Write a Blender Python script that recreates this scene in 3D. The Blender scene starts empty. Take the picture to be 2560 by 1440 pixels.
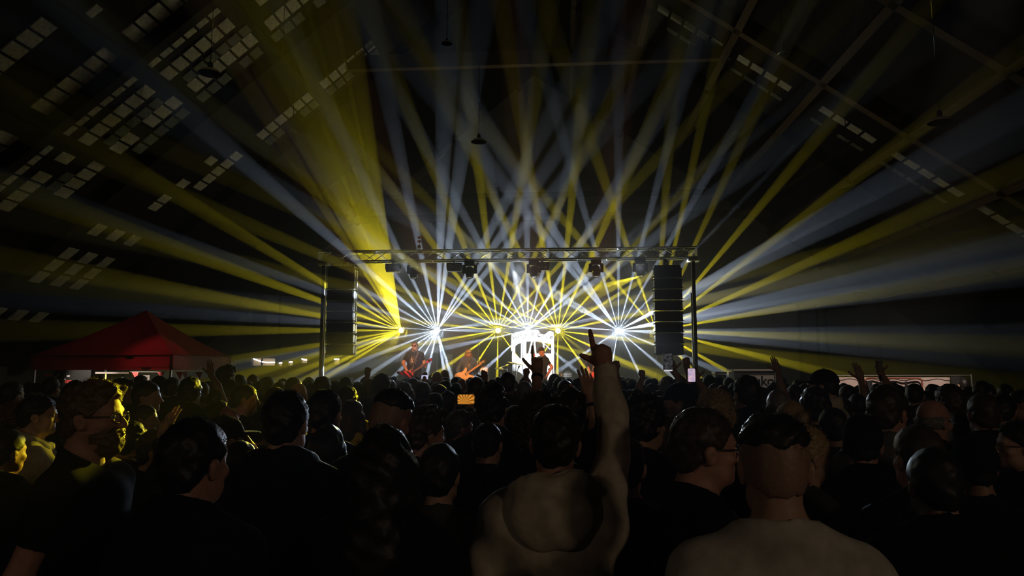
import bpy, bmesh, math, random
import numpy as np
from mathutils import Vector, Matrix

S = bpy.context.scene
COL = S.collection
RAD = math.radians
rng = random.Random(7)

# ---------------------------------------------------------------- camera
FPX = 1800.0
PITCH = math.atan(211 / FPX)
YAW = math.atan(128 / FPX)
cd = bpy.data.cameras.new('camera')
cam = bpy.data.objects.new('camera', cd)
COL.objects.link(cam)
cd.sensor_width = 36.0
cd.lens = 36.0 * FPX / 2560
cd.clip_start = 0.05
EYE = Vector((0, 0, 1.89))
cam.location = EYE
cam.rotation_euler = (math.pi / 2 + PITCH, 0, YAW)
S.camera = cam
CM = cam.rotation_euler.to_matrix()


def ray(x, y):
    return (CM @ Vector((x - 1280, 720 - y, -FPX))).normalized()


def P(x, y, Y):
    """World point seen at photo pixel (x, y) at distance Y down the hall."""
    d = ray(x, y)
    return EYE + d * (Y / d.y)


def ppm(Y):
    return FPX / Y


# ---------------------------------------------------------------- world, exposure
S.view_settings.view_transform = 'Standard'
S.view_settings.look = 'None'
S.view_settings.exposure = 0.0
S.view_settings.gamma = 1.0
S.view_settings.use_curve_mapping = False
W = bpy.data.worlds.new('night')
S.world = W
W.use_nodes = True
W.node_tree.nodes['Background'].inputs[0].default_value = (0.0006, 0.0007, 0.001, 1)
S.cycles.max_bounces = 3
S.cycles.diffuse_bounces = 1
S.cycles.glossy_bounces = 1
S.cycles.transmission_bounces = 3
S.cycles.volume_bounces = 0
S.cycles.light_sampling_threshold = 0.0
S.cycles.volume_step_rate = 4.0
S.cycles.volume_max_steps = 64
S.cycles.caustics_reflective = False
S.cycles.caustics_refractive = False

# ---------------------------------------------------------------- stage lights
WHITE = (0.66, 0.80, 1.0)
YELLOW = (1.0, 0.84, 0.02)
SRC_Y = 22.0
BP = 42000.0          # power of one beam of a fixture


def add_light(kind, loc, power, col, target=None, size=None, blend=0.3, radius=0.0, name='stage_beam'):
    L = bpy.data.lights.new(name, kind)
    L.energy = power
    L.color = col
    L.shadow_soft_size = radius
    if kind == 'SPOT':
        L.spot_size = size
        L.spot_blend = blend
    o = bpy.data.objects.new(name, L)
    COL.objects.link(o)
    o.location = loc
    if target is not None:
        o.rotation_euler = (Vector(loc) - Vector(target)).to_track_quat('Z', 'Y').to_euler()
    return o


# fixture: photo position, colour, beams as (angle seen, spread off the line of sight, cone width, strength)
def B(*a):
    out = []
    for q in a:
        q = q if isinstance(q, tuple) else (q,)
        ang = q[0]
        al = q[1] if len(q) > 1 else 52
        wd = q[2] if len(q) > 2 else 3.0
        st = q[3] if len(q) > 3 else 1.0
        out.append((ang, al, wd, st))
    return out


FIX = [
    ('yellow', 1003, 826, YELLOW, B((100, 50, 3.2, 1.4), (104, 49, 3.4, 1.5), (108.5, 48, 3.6, 1.6), (113, 47, 3.6, 1.5), (117.5, 50, 3.2, 1.2), (122, 55, 2.6, .9),
                                    (132.5, 62, 2.4, .7), (141, 60, 2.6, .9), (149, 58, 2.8, 1.1), (160, 58, 2.8, 1.1), (169.8, 58, 2.8, 1), (180, 60, 2.6, .8),
                                    (190, 60, 2.6, .7), (196, 58, 2.8, .8), (202, 58, 2.6, .8), (207, 60, 2.8), (212, 62, 2.6))),
    ('white', 1093, 826, WHITE, B((176, 55, 2.2, .8), (161, 55, 2.3), (151, 55, 2.5), (139, 53, 2.8, 1.6), (127, 56, 2.8), (116, 58, 2.8), (102, 60, 3.2, 1.1),
                                  (88, 60, 3.8, 1.2), (82, 60, 3.8, 1.1), (62, 66, 3.6, .9), (56, 66, 3.6, .9), (50, 66, 3.6, .8), (8, 70, 5, .45), (0, 70, 5, .4),
                                  (190, 60, 2.6, .8), (202, 60, 2.8), (213, 62, 3), (227, 64, 3), (242, 64, 3.2), (257, 66, 4), (280, 66, 4.2), (287, 66, 4))),
    ('yellow', 1245, 826, YELLOW, B((174, 70, 2.6), (157, 66, 2.6), (142, 62, 2.6), (127, 58, 2.8), (112, 62, 2.8), (97, 64, 2.8), (81, 64, 2.8),
                                    (64, 62, 2.6), (47, 66, 2.6), (32, 70, 2.6), (13, 75, 2.6), (-15, 75, 2.6), (-53, 70, 2.8), (-91, 68, 2.8), (237, 68, 2.8),
                                    (215, 68, 2.8), (190, 68, 2.8))),
    ('white', 1320, 826, WHITE, B((168, 60, 2.6), (150, 60, 2.6), (134, 56, 2.8), (119, 58, 2.8), (104, 62, 3.0, .75), (90.5, 62, 3.0, .85), (76, 62, 3.0, .75),
                                  (58.6, 58, 3.2), (42, 60, 3.4), (36, 60, 3.4, .8), (10, 64, 2.8), (192, 64, 2.8), (222, 64, 3), (-40, 64, 3))),
    ('yellow', 1395, 827, YELLOW, B((168, 72, 2.6), (155, 70, 2.6), (135, 64, 2.6), (116, 62, 2.8), (100, 62, 2.8), (84, 64, 2.8), (66, 60, 2.8), (48, 66, 2.8),
                                    (31, 66, 2.8), (12, 68, 3), (-7, 68, 3), (-25, 66, 3), (-54, 66, 3), (-91, 66, 3), (237, 68, 2.8))),
    ('white', 1546, 826, WHITE, B((176, 60, 2.8), (152, 60, 3.2), (148, 60, 3.2), (128, 58, 3.4), (123, 58, 3.4), (106, 66, 2.6), (90, 66, 2.4, 1.1), (75, 72, 2.6, 1.3),
                                  (60, 70, 2.4, 1.3), (45.5, 66, 2.4), (29, 56, 3.2, 1.7), (26, 56, 3, 1.1), (11.5, 52, 3.4, 1.4), (8.5, 52, 3.2, 1.2), (-1, 52, 2.8, 1),
                                  (-4, 52, 2.8, .8), (-22, 60, 2.8), (-40, 62, 3), (-64, 64, 3), (-101, 64, 3), (214, 66, 3))),
    ('yellow', 1640, 826, YELLOW, B((77.5, 74, 2.4, 1.1), (65.5, 66, 2.4, .8), (50, 64, 2.4, 1.3), (37.5, 58, 2.4, 1.2), (24, 58, 2.6, 1.1), (9.8, 58, 2.6, 1.1),
                                    (-2.5, 56, 2.8, .8), (-14, 60, 2.6, 1.2), (-30, 62, 2.6, 1.2), (-47, 64, 2.8), (109, 66, 3, .8), (130, 70, 3, .8), (86, 60, 2.6, .6))),
]
FIX_LOC = []
RX, RZ, SL, SR = P(1302, 640, 20).x, 15.2, .83, .71      # ridge of the roof and the fall of its slopes


def lands_in_view(s, d):
    """Whether a beam from s meets the roof inside the picture."""
    r = min([q for q in ((RZ - k * n * (s.x - RX) - s.z) / max(d.z + k * n * d.x, 1e-9) for k, n in ((SL, -1), (SR, 1))) if q > 0], default=1e9)
    if r > 60:
        return False
    q = CM.transposed() @ (s + d * r - EYE)
    return q.z < -.1 and abs(q.x / q.z * FPX) < 1460 and abs(q.y / q.z * FPX) < 860


for kind, fx, fy, col, beams in FIX:
    s = P(fx, fy, SRC_Y)
    FIX_LOC.append((kind, s, col))
    a = (EYE - s).normalized()
    for ang, al, wd, st in beams:
        t = ray(fx + 100 * math.cos(RAD(ang)), fy - 100 * math.sin(RAD(ang)))
        u = (t - a * t.dot(a)).normalized()
        d = a * math.cos(RAD(al)) + u * math.sin(RAD(al))
        al0 = al
        while lands_in_view(s, d) and al > 28:
            al -= 1.0                                   # carried on over the audience
            d = a * math.cos(RAD(al)) + u * math.sin(RAD(al))
        k = 1.35 if kind == 'yellow' else 1.0
        add_light('SPOT', s + a * 0.13, BP * st * k, col, s + a * 0.13 + d, RAD(wd * 1.28 * (al / al0) ** .8), 0.3)
    add_light('POINT', s + a * 0.2, 26 if kind == 'yellow' else 44, col, name='lens_spill')

# narrower beams added to rim-light the crowd: from the fixtures, and from two added sources under the ends of the truss (7 right, 8 left)
FIX_LOC.append(('truss', P(1600, 690, 18.9), YELLOW))
FIX_LOC.append(('truss', P(1036, 690, 18.9), YELLOW))
for fi, tx, ty, tY, wd, pw in [(7, 312, 1035, 2.75, 1.15, .55), (7, 160, 1060, 4.2, 1.1, .35), (7, 425, 1065, 3.6, 1.3, .5), (7, 690, 975, 5.5, 1.1, .35), (7, 885, 1020, 6.0, 1.6, .4), (0, 570, 1065, 3.4, 1.1, .35),
                               (7, 60, 1030, 5.2, 1.0, .3), (0, 300, 1020, 2.75, 1.5, .5), (0, 425, 1055, 4.0, 1.1, .5), (0, 690, 980, 5.5, 1.2, .5), (0, 870, 1010, 6.0, 1.6, .4),
                               (8, 1785, 978, 4.8, 1.2, .55), (8, 1965, 1005, 4.2, 1.3, .55), (8, 2130, 1045, 3.3, 1.0, .4), (8, 2020, 1070, 3.2, .7, .3), (6, 1943, 915, 10.0, 1.0, .7), (8, 2560, 1000, 5.0, 1.0, .4),
                               (2, 1057, 960, 12.0, .8, .5), (2, 745, 965, 8.0, .9, .4), (4, 1555, 955, 11.0, .7, .5),
                               (1, 960, 985, 3.3, 2.2, .10), (1, 1010, 955, 9.0, 3.6, .12), (1, 815, 975, 4.0, 2.4, .10), (1, 1062, 1030, 3.2, 1.6, .08), (1, 612, 970, 5.4, 1.8, .10), (1, 370, 970, 5.4, 1.6, .08),
                               (3, 1229, 975, 4.0, 2.2, .12), (3, 1384, 1020, 2.5, 2.0, .12), (3, 1100, 965, 8.0, 4.0, .12), (3, 1218, 1060, 3.5, 1.5, .10), (3, 1310, 955, 8.0, 3.5, .11), (3, 1345, 975, 3.2, 1.4, .10),
                               (5, 1610, 985, 3.4, 2.0, .10), (5, 1410, 950, 8.0, 3.5, .11), (5, 1776, 1030, 2.4, 1.6, .08), (5, 1700, 965, 5.0, 2.0, .10), (5, 1930, 1045, 1.9, 1.0, .06), (5, 2214, 975, 3.7, 1.6, .08), (5, 1865, 950, 5.6, 2.0, .07),
                               (5, 1530, 1000, 2.6, 1.8, .10)]:
    kind, s, col = FIX_LOC[fi]
    a = (EYE - s).normalized()
    s2 = s + a * (.13 if fi < 7 else 0.05)
    add_light('SPOT', s2, BP * pw, col, P(tx, ty, tY), RAD(wd * 1.3), 0.6)

# wash lamps on the front truss over the band, warm follow spots from the roof, house lamps behind the camera, lamp in the tent
add_light('SPOT', P(1285, 672, 18.7), 3600, (0.9, 0.95, 1.0), P(1333, 868, 21.4), RAD(27), 0.5, 0.05, 'truss_wash')
for tx, ty, tY, wd in [(1037, 900, 19.6, 2.9), (1170, 915, 20.9, 2.8), (1356, 905, 20.4, 2.7), (1482, 915, 20.5, 2.4)]:
    t = P(tx, ty, tY)
    add_light('SPOT', (t.x * 0.6, -1.5, 6.5), 44000, (1.0, 0.36, 0.12), t, RAD(wd), 0.6, 0.05, 'follow_spot')
for lx, ly, lz, pw in [(4.4, -3.2, 3.6, 64), (-5.0, -3.4, 3.8, 26)]:
    add_light('POINT', (lx, ly, lz), pw, (1.0, 0.74, 0.5), radius=0.25, name='bar_lamp')
for px in (1000, 1300, 1600):                      # dim spots added at the truss to rim-light the audience
    add_light('SPOT', P(px, 668, 18.7), 60, (0.8, 0.88, 1.0), P(px * .7 + 380, 985, 5.0), RAD(52), 0.7, 0.05, 'added_crowd_light')
t = P(2230, 965, 14.0)
add_light('SPOT', (t.x - 1.5, 6.5, 7.5), 2600, (1.0, 0.8, 0.66), t, RAD(17), 0.5, 0.05, 'added_banner_light')  # added unseen spot that brightens the banner
t = P(1898, 950, 17.0)
add_light('SPOT', (t.x - .5, 9.0, 7.0), 500, (1.0, 0.85, 0.72), t, RAD(9), 0.5, 0.05, 'added_kiosk_light')  # added unseen spot that lifts the kiosk sign

# ---------------------------------------------------------------- materials
MATS = {}


def mat(name, col, rough=0.7, metal=0.0, noise=0.0, scale=8.0, emit=None, es=0.0, spec=0.5, sheen=0.0):
    if name in MATS:
        return MATS[name]
    m = bpy.data.materials.new(name)
    m.use_nodes = True
    nt = m.node_tree
    b = nt.nodes['Principled BSDF']
    b.inputs['Base Color'].default_value = (*col, 1)
    b.inputs['Roughness'].default_value = rough
    b.inputs['Metallic'].default_value = metal
    b.inputs['Specular IOR Level'].default_value = spec
    if sheen:
        b.inputs['Sheen Weight'].default_value = sheen
    if emit:
        b.inputs['Emission Color'].default_value = (*emit, 1)
        b.inputs['Emission Strength'].default_value = es
    if noise > 0:
        tc = nt.nodes.new('ShaderNodeTexCoord')
        n = nt.nodes.new('ShaderNodeTexNoise')
        n.inputs['Scale'].default_value = scale
        n.inputs['Detail'].default_value = 4
        nt.links.new(tc.outputs['Object'], n.inputs['Vector'])
        r = nt.nodes.new('ShaderNodeValToRGB')
        r.color_ramp.elements[0].position = 0.3
        r.color_ramp.elements[1].position = 0.7
        r.color_ramp.elements[0].color = (*[c * (1 - noise) for c in col], 1)
        r.color_ramp.elements[1].color = (*[min(1, c * (1 + noise)) for c in col], 1)
        nt.links.new(n.outputs['Fac'], r.inputs['Fac'])
        nt.links.new(r.outputs['Color'], b.inputs['Base Color'])
        bp = nt.nodes.new('ShaderNodeBump')
        bp.inputs['Strength'].default_value = 0.15
        bp.inputs['Distance'].default_value = 0.01
        nt.links.new(n.outputs['Fac'], bp.inputs['Height'])
        nt.links.new(bp.outputs['Normal'], b.inputs['Normal'])
    MATS[name] = m
    return m


def wood_mat(name, c0, c1, scale=3.0, rough=0.7):
    m = bpy.data.materials.new(name)
    m.use_nodes = True
    nt = m.node_tree
    b = nt.nodes['Principled BSDF']
    b.inputs['Roughness'].default_value = rough
    b.inputs['Specular IOR Level'].default_value = .08
    tc = nt.nodes.new('ShaderNodeTexCoord')
    mp = nt.nodes.new('ShaderNodeMapping')
    mp.inputs['Scale'].default_value = (1, 8, 8)
    n = nt.nodes.new('ShaderNodeTexNoise')
    n.inputs['Scale'].default_value = scale
    n.inputs['Detail'].default_value = 6
    r = nt.nodes.new('ShaderNodeValToRGB')
    r.color_ramp.elements[0].color = (*c0, 1)
    r.color_ramp.elements[1].color = (*c1, 1)
    nt.links.new(tc.outputs['Object'], mp.inputs['Vector'])
    nt.links.new(mp.outputs['Vector'], n.inputs['Vector'])
    nt.links.new(n.outputs['Fac'], r.inputs['Fac'])
    nt.links.new(r.outputs['Color'], b.inputs['Base Color'])
    return m


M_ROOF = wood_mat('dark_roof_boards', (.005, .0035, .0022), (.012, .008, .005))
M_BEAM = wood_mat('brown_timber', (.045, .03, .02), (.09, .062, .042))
M_PANE = mat('dusty_pane', (.33, .30, .26), .55, spec=.1, noise=.25, scale=5)
M_PANE2 = mat('darker_pane', (.10, .10, .09), .6, spec=.1, noise=.3, scale=5)  # darker tone than the other panes
M_WALL = mat('grey_plaster', (.16, .145, .13), .85, noise=.25, scale=.7)
M_DARKW = mat('dark_cladding', (.05, .045, .04), .8, noise=.3, scale=1)
M_FLOOR = mat('concrete_floor', (.08, .075, .07), .8, noise=.3, scale=1.5)
M_BLACK = mat('black_paint', (.012, .012, .013), .5)
M_GRILLE = mat('dark_grille', (.022, .023, .025), .6, noise=.3, scale=60)
M_ALU = mat('bare_aluminium', (.72, .73, .75), .32, 1.0)
M_STEEL = mat('galvanised_steel', (.5, .5, .5), .4, 1.0)
M_CHROME = mat('bright_metal', (.8, .8, .82), .15, 1.0)
M_WHITEP = mat('white_panel', (.85, .86, .88), .6)
M_INK = mat('black_ink', (.01, .01, .01), .6)
M_STAGE = mat('stage_ply', (.03, .028, .026), .7, noise=.3, scale=4)
M_CREAM = mat('cream_lacquer', (.78, .62, .36), .3)
M_RED = mat('red_lacquer', (.55, .03, .03), .3)
M_REDFAB = mat('red_vinyl', (.13, .034, .013), .6)


# ---------------------------------------------------------------- object helpers
def tag(o, label=None, cat=None, group=None, kind=None):
    if label:
        o['label'] = label
    if cat:
        o['category'] = cat
    if group:
        o['group'] = group
    if kind:
        o['kind'] = kind
    return o


def empty(name, loc=(0, 0, 0), rz=0.0):
    o = bpy.data.objects.new(name, None)
    COL.objects.link(o)
    o.location = loc
    o.rotation_euler = (0, 0, rz)
    o.empty_display_size = 0.1
    return o


def link(name, me, m=None, parent=None):
    o = bpy.data.objects.new(name, me)
    COL.objects.link(o)
    if m is not None:
        if len(me.materials) == 0:
            me.materials.append(None)
        if me.materials[0] is None:
            o.material_slots[0].link = 'OBJECT'
            o.material_slots[0].material = m
    if parent is not None:
        o.parent = parent
    return o


def smooth(me):
    me.polygons.foreach_set('use_smooth', np.ones(len(me.polygons), bool))


class MB:
    """Collects simple solids into one mesh."""

    def __init__(self):
        self.v, self.f = [], []

    def add(self, vs, fs):
        o = len(self.v)
        self.v += [tuple(q) for q in vs]
        self.f += [tuple(i + o for i in f) for f in fs]
        return self

    def box(self, c, s, rot=None):
        hx, hy, hz = s[0] / 2, s[1] / 2, s[2] / 2
        vs = [Vector((x, y, z)) for x in (-hx, hx) for y in (-hy, hy) for z in (-hz, hz)]
        if rot is not None:
            vs = [rot @ q for q in vs]
        c = Vector(c)
        return self.add([q + c for q in vs], [(0, 1, 3, 2), (4, 6, 7, 5), (0, 4, 5, 1), (2, 3, 7, 6), (0, 2, 6, 4), (1, 5, 7, 3)])

    def beam(self, a, b, w, h, up=(0, 0, 1)):
        a, b = Vector(a), Vector(b)
        d = (b - a).normalized()
        s = d.cross(Vector(up))
        if s.length < 1e-4:
            s = d.cross(Vector((1, 0, 0)))
        s.normalize()
        u = s.cross(d)
        vs = []
        for p in (a, b):
            for i, j in ((-1, -1), (1, -1), (1, 1), (-1, 1)):
                vs.append(p + s * (i * w / 2) + u * (j * h / 2))
        return self.add(vs, [(3, 2, 1, 0), (4, 5, 6, 7), (0, 1, 5, 4), (1, 2, 6, 5), (2, 3, 7, 6), (3, 0, 4, 7)])

    def tube(self, pts, r, n=8, r2=None, cap=True):
        pts = [Vector(p) for p in pts]
        rings = []
        for i, p in enumerate(pts):
            d = (pts[min(i + 1, len(pts) - 1)] - pts[max(i - 1, 0)]).normalized()
            ref = Vector((0, 0, 1)) if abs(d.z) < .9 else Vector((1, 0, 0))
            s = d.cross(ref).normalized()
            u = s.cross(d)
            rr = r if r2 is None else r + (r2 - r) * i / (len(pts) - 1)
            rings.append([p + (s * math.cos(2 * math.pi * k / n) + u * math.sin(2 * math.pi * k / n)) * rr for k in range(n)])
        vs = [q for R in rings for q in R]
        fs = []
        for i in range(len(pts) - 1):
            for k in range(n):
                fs.append((i * n + k, (i + 1) * n + k, (i + 1) * n + (k + 1) % n, i * n + (k + 1) % n))
        if cap:
            fs.append(tuple(range(n)))
            fs.append(tuple(reversed(range(len(vs) - n, len(vs)))))
        return self.add(vs, fs)

    def lathe(self, prof, c=(0, 0, 0), n=20, axis=None):
        c = Vector(c)
        R = Matrix.Identity(3) if axis is None else Vector((0, 0, 1)).rotation_difference(Vector(axis)).to_matrix()
        vs, fs = [], []
        for (r, z) in prof:
            for k in range(n):
                vs.append(c + R @ Vector((r * math.cos(2 * math.pi * k / n), r * math.sin(2 * math.pi * k / n), z)))
        for i in range(len(prof) - 1):
            for k in range(n):
                fs.append((i * n + k, i * n + (k + 1) % n, (i + 1) * n + (k + 1) % n, (i + 1) * n + k))
        if prof[0][0] > 1e-5:
            fs.append(tuple(reversed(range(n))))
        if prof[-1][0] > 1e-5:
            fs.append(tuple(range(len(vs) - n, len(vs))))
        return self.add(vs, fs)

    def prism(self, pts, z0, z1, fn):
        """2D outline pts extruded from z0 to z1; fn maps (x, y, z) to space."""
        n = len(pts)
        vs = [fn(x, y, z0) for x, y in pts] + [fn(x, y, z1) for x, y in pts]
        fs = [tuple(reversed(range(n))), tuple(range(n, 2 * n))]
        fs += [(i, (i + 1) % n, n + (i + 1) % n, n + i) for i in range(n)]
        return self.add(vs, fs)

    def mesh(self, name, sm=False):
        me = bpy.data.meshes.new(name)
        me.from_pydata(self.v, [], self.f)
        me.update()
        bm = bmesh.new()
        bm.from_mesh(me)
        bmesh.ops.recalc_face_normals(bm, faces=bm.faces)
        bm.to_mesh(me)
        bm.free()
        if sm:
            smooth(me)
        return me

    def obj(self, name, m, parent=None, sm=False, local=True):
        me = self.mesh(name, sm)
        me.materials.append(m)
        o = link(name, me, None, parent)
        return o


def world_child(o, parent):
    """Keep o where its world-space vertices are while parenting it to a moved empty."""
    o.parent = parent
    o.matrix_parent_inverse = parent.matrix_basis.inverted()
    return o


# ---------------------------------------------------------------- implicit surface figures
class Field:
    def __init__(self, xs, ys, zs, big=0.3):
        self.xs, self.ys, self.zs = xs, ys, zs
        self.F = np.full((len(xs), len(ys), len(zs)), big, np.float32)

    def sl(self, lo, hi):
        out = []
        for ax, l, h in zip((self.xs, self.ys, self.zs), lo, hi):
            out.append(slice(max(0, np.searchsorted(ax, l) - 1), min(len(ax), np.searchsorted(ax, h) + 1)))
        return tuple(out)

    def grid(self, s):
        return (self.xs[s[0]][:, None, None], self.ys[s[1]][None, :, None], self.zs[s[2]][None, None, :])

    def put(self, s, d, k, sub=False):
        if 0 in self.F[s].shape:
            return
        a = self.F[s]
        if sub:
            d = -d
            if k > 0:
                h = np.maximum(k - np.abs(a - d), 0) / k
                self.F[s] = np.maximum(a, d) + h * h * k / 4
            else:
                self.F[s] = np.maximum(a, d)
        elif k > 0:
            h = np.maximum(k - np.abs(a - d), 0) / k
            self.F[s] = np.minimum(a, d) - h * h * k / 4
        else:
            self.F[s] = np.minimum(a, d)

    def ell(self, c, r, k=.03, sub=False, T=None, pad=.1, disp=None):
        m = max(r) + pad
        cc = T(c) if T else c
        s = self.sl([cc[i] - m for i in range(3)], [cc[i] + m for i in range(3)])
        X, Y, Z = self.grid(s)
        if T:
            X, Y, Z = T.inv(X, Y, Z)
        x, y, z = X - c[0], Y - c[1], Z - c[2]
        k0 = np.sqrt((x / r[0]) ** 2 + (y / r[1]) ** 2 + (z / r[2]) ** 2)
        k1 = np.sqrt((x / r[0] ** 2) ** 2 + (y / r[1] ** 2) ** 2 + (z / r[2] ** 2) ** 2) + 1e-9
        d = k0 * (k0 - 1) / k1
        if disp is not None:
            d = d - disp(X, Y, Z)
        self.put(s, d, k, sub)

    def cap(self, a, b, ra, rb, k=.03, sub=False, T=None, pad=.1, disp=None, cut=None):
        aa, bb = (T(a), T(b)) if T else (a, b)
        m = max(ra, rb) + pad
        s = self.sl([min(aa[i], bb[i]) - m for i in range(3)], [max(aa[i], bb[i]) + m for i in range(3)])
        X, Y, Z = self.grid(s)
        if T:
            X, Y, Z = T.inv(X, Y, Z)
        v = [b[i] - a[i] for i in range(3)]
        L2 = sum(q * q for q in v) + 1e-12
        t = np.clip(((X - a[0]) * v[0] + (Y - a[1]) * v[1] + (Z - a[2]) * v[2]) / L2, 0, 1)
        d = np.sqrt((X - a[0] - t * v[0]) ** 2 + (Y - a[1] - t * v[1]) ** 2 + (Z - a[2] - t * v[2]) ** 2) - (ra + (rb - ra) * t)
        if disp is not None:
            d = d - disp(X, Y, Z)
        if cut is not None:
            L = math.sqrt(L2)
            q = ((X - a[0]) * v[0] + (Y - a[1]) * v[1] + (Z - a[2]) * v[2]) / L - cut * L
            d = np.maximum(d, q)
        self.put(s, d, k, sub)

    def clip(self, fn):
        """Keep where fn < 0."""
        X, Y, Z = self.grid((slice(None),) * 3)
        self.F = np.maximum(self.F, fn(X, Y, Z).astype(np.float32))

    def mesh(self, name):
        F = self.F
        F[0], F[-1] = .1, .1
        F[:, 0], F[:, -1] = .1, .1
        F[:, :, 0], F[:, :, -1] = .1, .1
        I = F < 0
        n = [q - 1 for q in F.shape]
        cnt = np.zeros(n, np.int8)
        for i in (0, 1):
            for j in (0, 1):
                for k in (0, 1):
                    cnt += I[i:n[0] + i, j:n[1] + j, k:n[2] + k]
        act = (cnt > 0) & (cnt < 8)
        ii, jj, kk = np.nonzero(act)
        idx = np.full(n, -1, np.int32)
        idx[ii, jj, kk] = np.arange(len(ii))
        ax = (self.xs, self.ys, self.zs)
        acc = np.zeros((len(ii), 3))
        num = np.zeros(len(ii))
        cor = [(a, b, c) for a in (0, 1) for b in (0, 1) for c in (0, 1)]
        for p in cor:
            for d in range(3):
                if p[d] == 1:
                    continue
                q = list(p)
                q[d] = 1
                fa = F[ii + p[0], jj + p[1], kk + p[2]]
                fb = F[ii + q[0], jj + q[1], kk + q[2]]
                m = (fa < 0) != (fb < 0)
                t = np.where(m, fa / np.where(m, fa - fb, 1), 0)
                base = [ii + p[0], jj + p[1], kk + p[2]]
                for e in range(3):
                    co = ax[e][base[e]].astype(float)
                    if e == d:
                        co = co + t * (ax[e][base[e] + 1] - ax[e][base[e]])
                    acc[:, e] += np.where(m, co, 0)
                num += m
        acc /= np.maximum(num, 1)[:, None]
        quads = []
        for d in range(3):
            s0 = [slice(1, q - 1) for q in F.shape]
            s0[d] = slice(0, F.shape[d] - 1)
            s1 = list(s0)
            s1[d] = slice(1, F.shape[d])
            A, Bq = I[tuple(s0)], I[tuple(s1)]
            for flip, mk in ((False, A & ~Bq), (True, ~A & Bq)):
                e = np.argwhere(mk)
                if len(e) == 0:
                    continue
                e = e + np.array([0 if q == d else 1 for q in range(3)])
                u, v = [(1, 2), (2, 0), (0, 1)][d]
                du, dv = np.eye(3, dtype=int)[u], np.eye(3, dtype=int)[v]
                c = [e - du - dv, e - dv, e, e - du]
                q = np.stack([idx[w[:, 0], w[:, 1], w[:, 2]] for w in c], 1)
                quads.append(q[:, ::-1] if flip else q)
        Q = np.concatenate(quads) if quads else np.zeros((0, 4), int)
        Q = Q[(Q >= 0).all(1)]
        me = bpy.data.meshes.new(name)
        me.vertices.add(len(acc))
        me.vertices.foreach_set('co', acc.ravel())
        me.loops.add(len(Q) * 4)
        me.loops.foreach_set('vertex_index', Q.ravel())
        me.polygons.add(len(Q))
        me.polygons.foreach_set('loop_start', np.arange(len(Q)) * 4)
        me.polygons.foreach_set('loop_total', np.full(len(Q), 4))
        me.update(calc_edges=True)
        smooth(me)
        return me


class Rot:
    """Rigid turn about a pivot."""

    def __init__(self, R, pivot):
        self.R = np.array(R)
        self.p = np.array(pivot, float)

    def __call__(self, c):
        return self.R @ (np.array(c) - self.p) + self.p

    def inv(self, X, Y, Z):
        x, y, z = X - self.p[0], Y - self.p[1], Z - self.p[2]
        R = self.R
        return (R[0, 0] * x + R[1, 0] * y + R[2, 0] * z + self.p[0],
                R[0, 1] * x + R[1, 1] * y + R[2, 1] * z + self.p[1],
                R[0, 2] * x + R[1, 2] * y + R[2, 2] * z + self.p[2])


def axis_pts(lo, hi, fine, step, fstep):
    """Grid line positions: step apart, fstep apart inside the fine intervals."""
    out = [lo]
    while out[-1] < hi:
        p = out[-1]
        out.append(p + (fstep if any(a <= p < b for a, b in fine) else step))
    return np.array(out)

# ---------------------------------------------------------------- people: builders
def wav(f, amp, ph=0.0):
    def fn(X, Y, Z):
        return amp * (np.sin(f * X + 1.7 * np.sin(f * .6 * Z + ph)) * np.sin(f * 1.1 * Z + 1.3 * np.sin(f * .5 * Y + 2 * ph)) + .6 * np.sin(f * 1.9 * Y + f * .8 * X + ph) * np.sin(f * 1.3 * Z + ph))
    return fn


def folds(amp, ph=0.0, f=38):
    def fn(X, Y, Z):
        return amp * (np.sin(f * (Z + .45 * X) + 3 * np.sin(9 * X + ph) + ph) * np.sin(13 * Y + 11 * X + ph))
    return fn


def head_T(yaw=0, tilt=0, roll=0):
    if not (yaw or tilt or roll):
        return None
    R = Matrix.Rotation(-RAD(yaw), 3, 'Z') @ Matrix.Rotation(RAD(tilt), 3, 'X') @ Matrix.Rotation(RAD(roll), 3, 'Y')
    return Rot([list(r) for r in R], (0, -.01, 1.56))


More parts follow.
